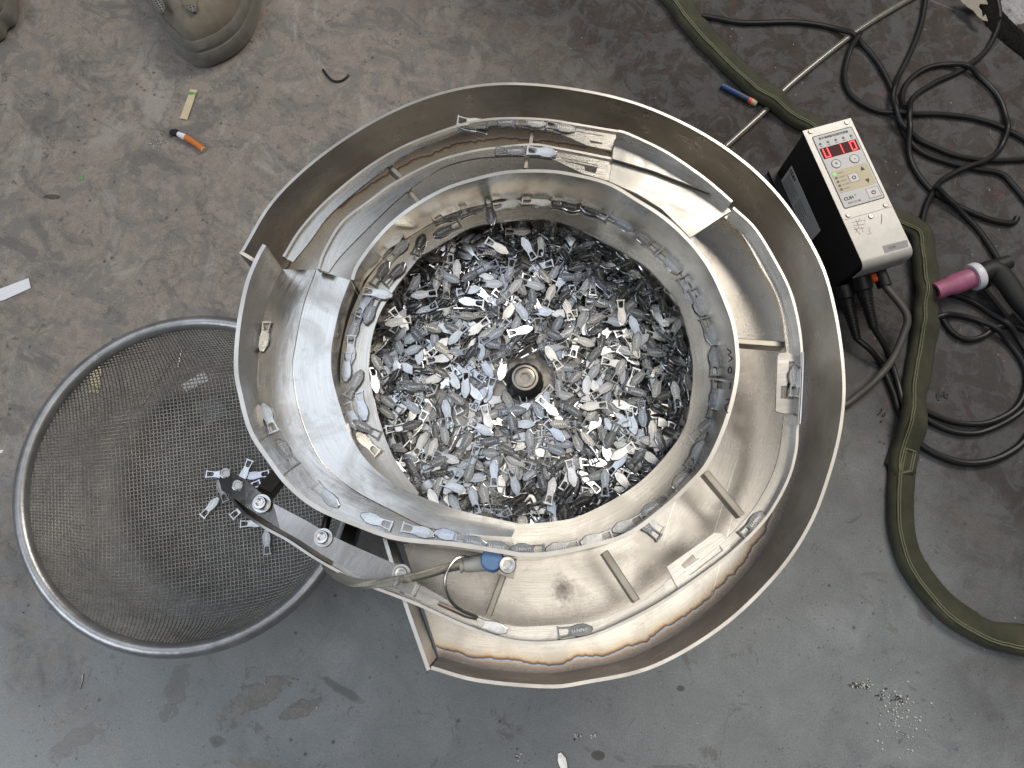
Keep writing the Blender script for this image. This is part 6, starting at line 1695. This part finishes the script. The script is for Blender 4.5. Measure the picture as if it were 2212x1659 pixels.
match_strip('tan paper strip with green band lying under the basket wall', Z('M', (412, 440))[0], Z('M', (425, 318))[0], .0120, 0)
# cigarette butt
c0, c1 = P(*Z('S', (1292, 972))[0], .0042), P(*Z('S', (1480, 1090))[0], .0042)
cig = empty('cigarette_butt', (c0+c1)/2-Vector((0, 0, .0042)), 'burnt cigarette butt with orange filter tip', 'cigarette butt')
ax = c1-c0; Lc = ax.length
bend = lambda t: c0.lerp(c1, t)+Vector((.0012, .0012, 0))*math.sin(t*math.pi)
tube('paper', [bend(t) for t in (0, .1, .2, .26)], .0040, M_PAPERW, cig, 14, radii=[.0030, .0037, .0040, .0041])
tube('filter', [bend(t) for t in (.26, .45, .6, .75, .9, .97)], .0041, M_CIG, cig, 14, radii=[.0041, .0040, .0037, .0039, .0042, .0042])
tube('filter_end', [bend(t) for t in (.97, 1.0)], .0040, M_PAPERT, cig, 14)
V = []; F = []
bm = bmesh.new(); bmesh.ops.create_icosphere(bm, subdivisions=3, radius=1)
ce = P(*Z('S', (1262, 962))[0], .003); aa = ax.normalized()
for v in bm.verts:
    k = 1+.35*noise.noise(v.co*2.3)
    v.co = ce+Vector((v.co.x*.0058*k, v.co.y*.0050*k, v.co.z*.0030*k))
me = bpy.data.meshes.new('ash'); bm.to_mesh(me); bm.free(); link('ash', me, M_ASH, cig)
# scraps of paper and card
flat_strip('paper_scrap', [(-6, 626), (62, 601), (66, 622), (10, 648), (-8, 652)], .0012, .0008, M_PAPERW, 'white paper scrap at the left edge above the basket', 'paper scrap', 'paper scraps on the floor', .0006)
flat_strip('paper_scrap', Z('M', (788, 405), (885, 343), (910, 385), (808, 434)), .0012, .0008, M_PAPERW, 'white paper rectangle seen through the basket mesh', 'paper scrap', 'paper scraps on the floor')
flat_strip('paper_scrap', Z('M', (-10, 688), (18, 686), (8, 700), (-10, 704)), .0012, .0008, M_PAPERW, 'tiny white paper corner at the left edge beside the basket', 'paper scrap', 'paper scraps on the floor')
flat_strip('card_square', Z('M', (845, 482), (945, 448), (1000, 525), (895, 588)), .0011, .0012, M_GREYC, 'grey card square seen through the basket mesh', 'card')
tag(tube('wire_offcut', [P(*q, .0012) for q in Z('M', (757, 285), (700, 365), (650, 445), (612, 500))], .0009, M_SCREW, None, 6), 'thin bright wire offcut seen through the basket mesh', 'wire offcut', 'wire offcuts')
tag(tube('wire_offcut', [P(*q, .0016) for q in Z('M', (788, 253), (782, 285), (772, 330))], .0013, M_SCREW, None, 6), 'short bright wire offcut near the white rectangle under the basket', 'wire offcut', 'wire offcuts')
tag(tube('wire_offcut', [P(*q, .0010) for q in ((178, 1457), (177, 1470), (172, 1488))], .0008, M_SCREW, None, 6), 'pale nail-like wire bit on the floor below the basket', 'wire offcut', 'wire offcuts')
tag(tube('rubber_ring_piece', curve([P(*q, .0016) for q in Z(1, (868, 42), (905, 95), (950, 128), (1005, 125), (1045, 95), (1052, 80))], 20), .0015, M_RUB, None, 8), 'thin curved black strip on the floor above the pan', 'strip')
tag(flat_strip('leaf_bit', Z('S', (582, 1300), (592, 1262), (604, 1270), (602, 1308)), .0008, .0006, M_GREENP, None, None), 'small green flake on the brown floor', 'flake')
# blue pen
pa, pb = P(*Z('A', (372, 520))[0], .0042), P(*Z('A', (585, 632))[0], .0042)
pen = empty('pen_stub', (pa+pb)/2-Vector((0, 0, .0042)), 'short blue pen stub with red and white tip beside the olive hose', 'pen')
tube('barrel', [pa, pa.lerp(pb, .55)], .0042, simple('blue_barrel', (.014, .045, .14), .4), pen, 14)
tube('grip', [pa.lerp(pb, .55), pa.lerp(pb, .66)], .0040, M_LEDOFF, pen, 14)
tube('grip', [pa.lerp(pb, .66), pa.lerp(pb, .78)], .0041, MATS['blue_barrel'], pen, 14)
tube('red_band', [pa.lerp(pb, .78), pa.lerp(pb, .86)], .0041, M_ORANGE, pen, 14)
tube('tip', [pa.lerp(pb, .86), pa.lerp(pb, 1.0)], .0038, M_PAPERT, pen, 14, radii=[.0040, .0036])
# dark fleece strap and torn paper, top right corner
M_FLEECE = simple('black_fleece', (.010, .009, .008), .95, 0, .5, 200, .8, 600, spec=.1)
st = curve([P(2062, -60, 0), P(2120, 5, 0), P(2165, 60, 0), P(2225, 110, 0), P(2300, 160, 0)], 60)
V = []; F = []
for i, (t, a, b) in enumerate(frames(st)):
    sd = Vector((-t.y, t.x, 0)).normalized()
    for k in range(9):
        q = (k/8-.5)*2
        h = .006*(1-q*q)**.5+.001
        nz = noise.noise(Vector((i*.5, k*.9, 1)))
        V.append(st[i]+sd*(q*(.017+.003*noise.noise(Vector((i*.9, 5 if q > 0 else 9, 0)))))+Vector((0, 0, h+nz*.0015)))
for i in range(59):
    for k in range(8): F.append((i*9+k, i*9+k+1, (i+1)*9+k+1, (i+1)*9+k))
tag(mesh_from('fleece_strap', V, F, M_FLEECE, None, smooth=True), 'black fuzzy strap lying in the top right corner', 'strap')
flat_strip('paper_scrap', Z('T', (1150, -80), (1180, 20), (1280, 110), (1380, 170), (1450, 260), (1540, 330), (1620, 345), (1580, 230), (1530, 280), (1520, 180), (1470, 110), (1490, 60), (1620, 70), (1560, -80)), .0150, .0010, simple('kraft_paper', (.26, .24, .20), .85), 'torn beige paper piece in the top right corner', 'paper scrap', 'paper scraps on the floor', .0)
# clear air tube from the fitting, over the chute and down
M_TUBE = glass_like('clear_tube', (.62, .60, .54), .14, .80, 1.22)
at_ = [fa+(fb-fa)*.10]+[P(*q, z) for q, z in zip(Z('W', (1560, 790), (1330, 855), (1050, 920), (800, 958), (600, 962), (430, 915), (300, 830), (225, 740)), (.279, .283, .287, .288, .284, .274, .258, .238))]
at_ += [P(*Z('W', (190, 640))[0], .215), P(*Z('W', (220, 540))[0], .18)]
tag(tube('air_tube', curve(at_, 60), .0036, M_TUBE, None, 14), 'clear plastic air tube bowed over the chute from the blue fitting', 'tube')

# flakes of slag and paint: far too many to count
M_FLAKE = simple('white_flakes', (.66, .65, .61), .7, 0, .1)
M_DKFLAKE = simple('dark_flakes', (.05, .045, .045), .8, 0, .3)
def flakes():
    rnd = random.Random(5)
    V = []; F = []; MI = []
    def one(x, y, s, mi):
        p = P(x, y, .0006); k = len(V); m = rnd.choice((4, 5, 5, 6)); a0 = rnd.random()*6
        for z in (0, .0009):
            for i in range(m):
                a = a0+2*math.pi*i/m; r = s*rnd.uniform(.5, 1.2)
                V.append((p.x+r*math.cos(a), p.y+r*math.sin(a), .0003+z+rnd.uniform(0, .0006)*(z > 0)))
        F.append(tuple(range(k+m, k+2*m))); MI.append(mi)
        for i in range(m): F.append((k+i, k+(i+1) % m, k+m+(i+1) % m, k+m+i)); MI.append(mi)
    for _ in range(120):
        x, y = rnd.gauss(1940, 28), rnd.gauss(1545, 38); one(x, y, rnd.choice((.0004, .0005, .0006, .0008, .0012)), 0)
    for _ in range(90):
        c = rnd.choice(((1906, 1502), (1948, 1508), (1848, 1482), (1870, 1480)))
        x, y = rnd.gauss(c[0], 8), rnd.gauss(c[1], 6); one(x, y, rnd.choice((.0006, .0008, .0011)), 1 if rnd.random() < .6 else 0)
    for _ in range(70): one(rnd.uniform(0, 2212), rnd.uniform(1150, 1659), rnd.choice((.0004, .0005, .0008)), 0 if rnd.random() < .6 else 1)
    for _ in range(60): one(rnd.uniform(0, 2212), rnd.uniform(0, 700), rnd.choice((.0004, .0005, .0007)), 0 if rnd.random() < .75 else 1)
    for (cx, cy) in ((1246, 1592), (1282, 1590), (1119, 1634)):
        for _ in range(9): one(rnd.gauss(cx, 3.5), rnd.gauss(cy, 3.5), .0011, 0 if rnd.random() < .7 else 1)
    for _ in range(28): one(rnd.gauss(352, 14), rnd.gauss(300, 10), rnd.choice((.0004, .0006)), 0)
    for (cx, cy) in ((1905, 895), (2030, 855), (2025, 860), (2040, 850)):
        for _ in range(8): one(rnd.gauss(cx, 5), rnd.gauss(cy, 5), .0014, 1)
    o = mesh_from('floor_litter', V, F, [M_FLAKE, M_DKFLAKE], None, mats=MI)
    tag(o, 'white and dark flakes of paint and slag strewn on the floor', 'flakes', None, 'stuff')
flakes()
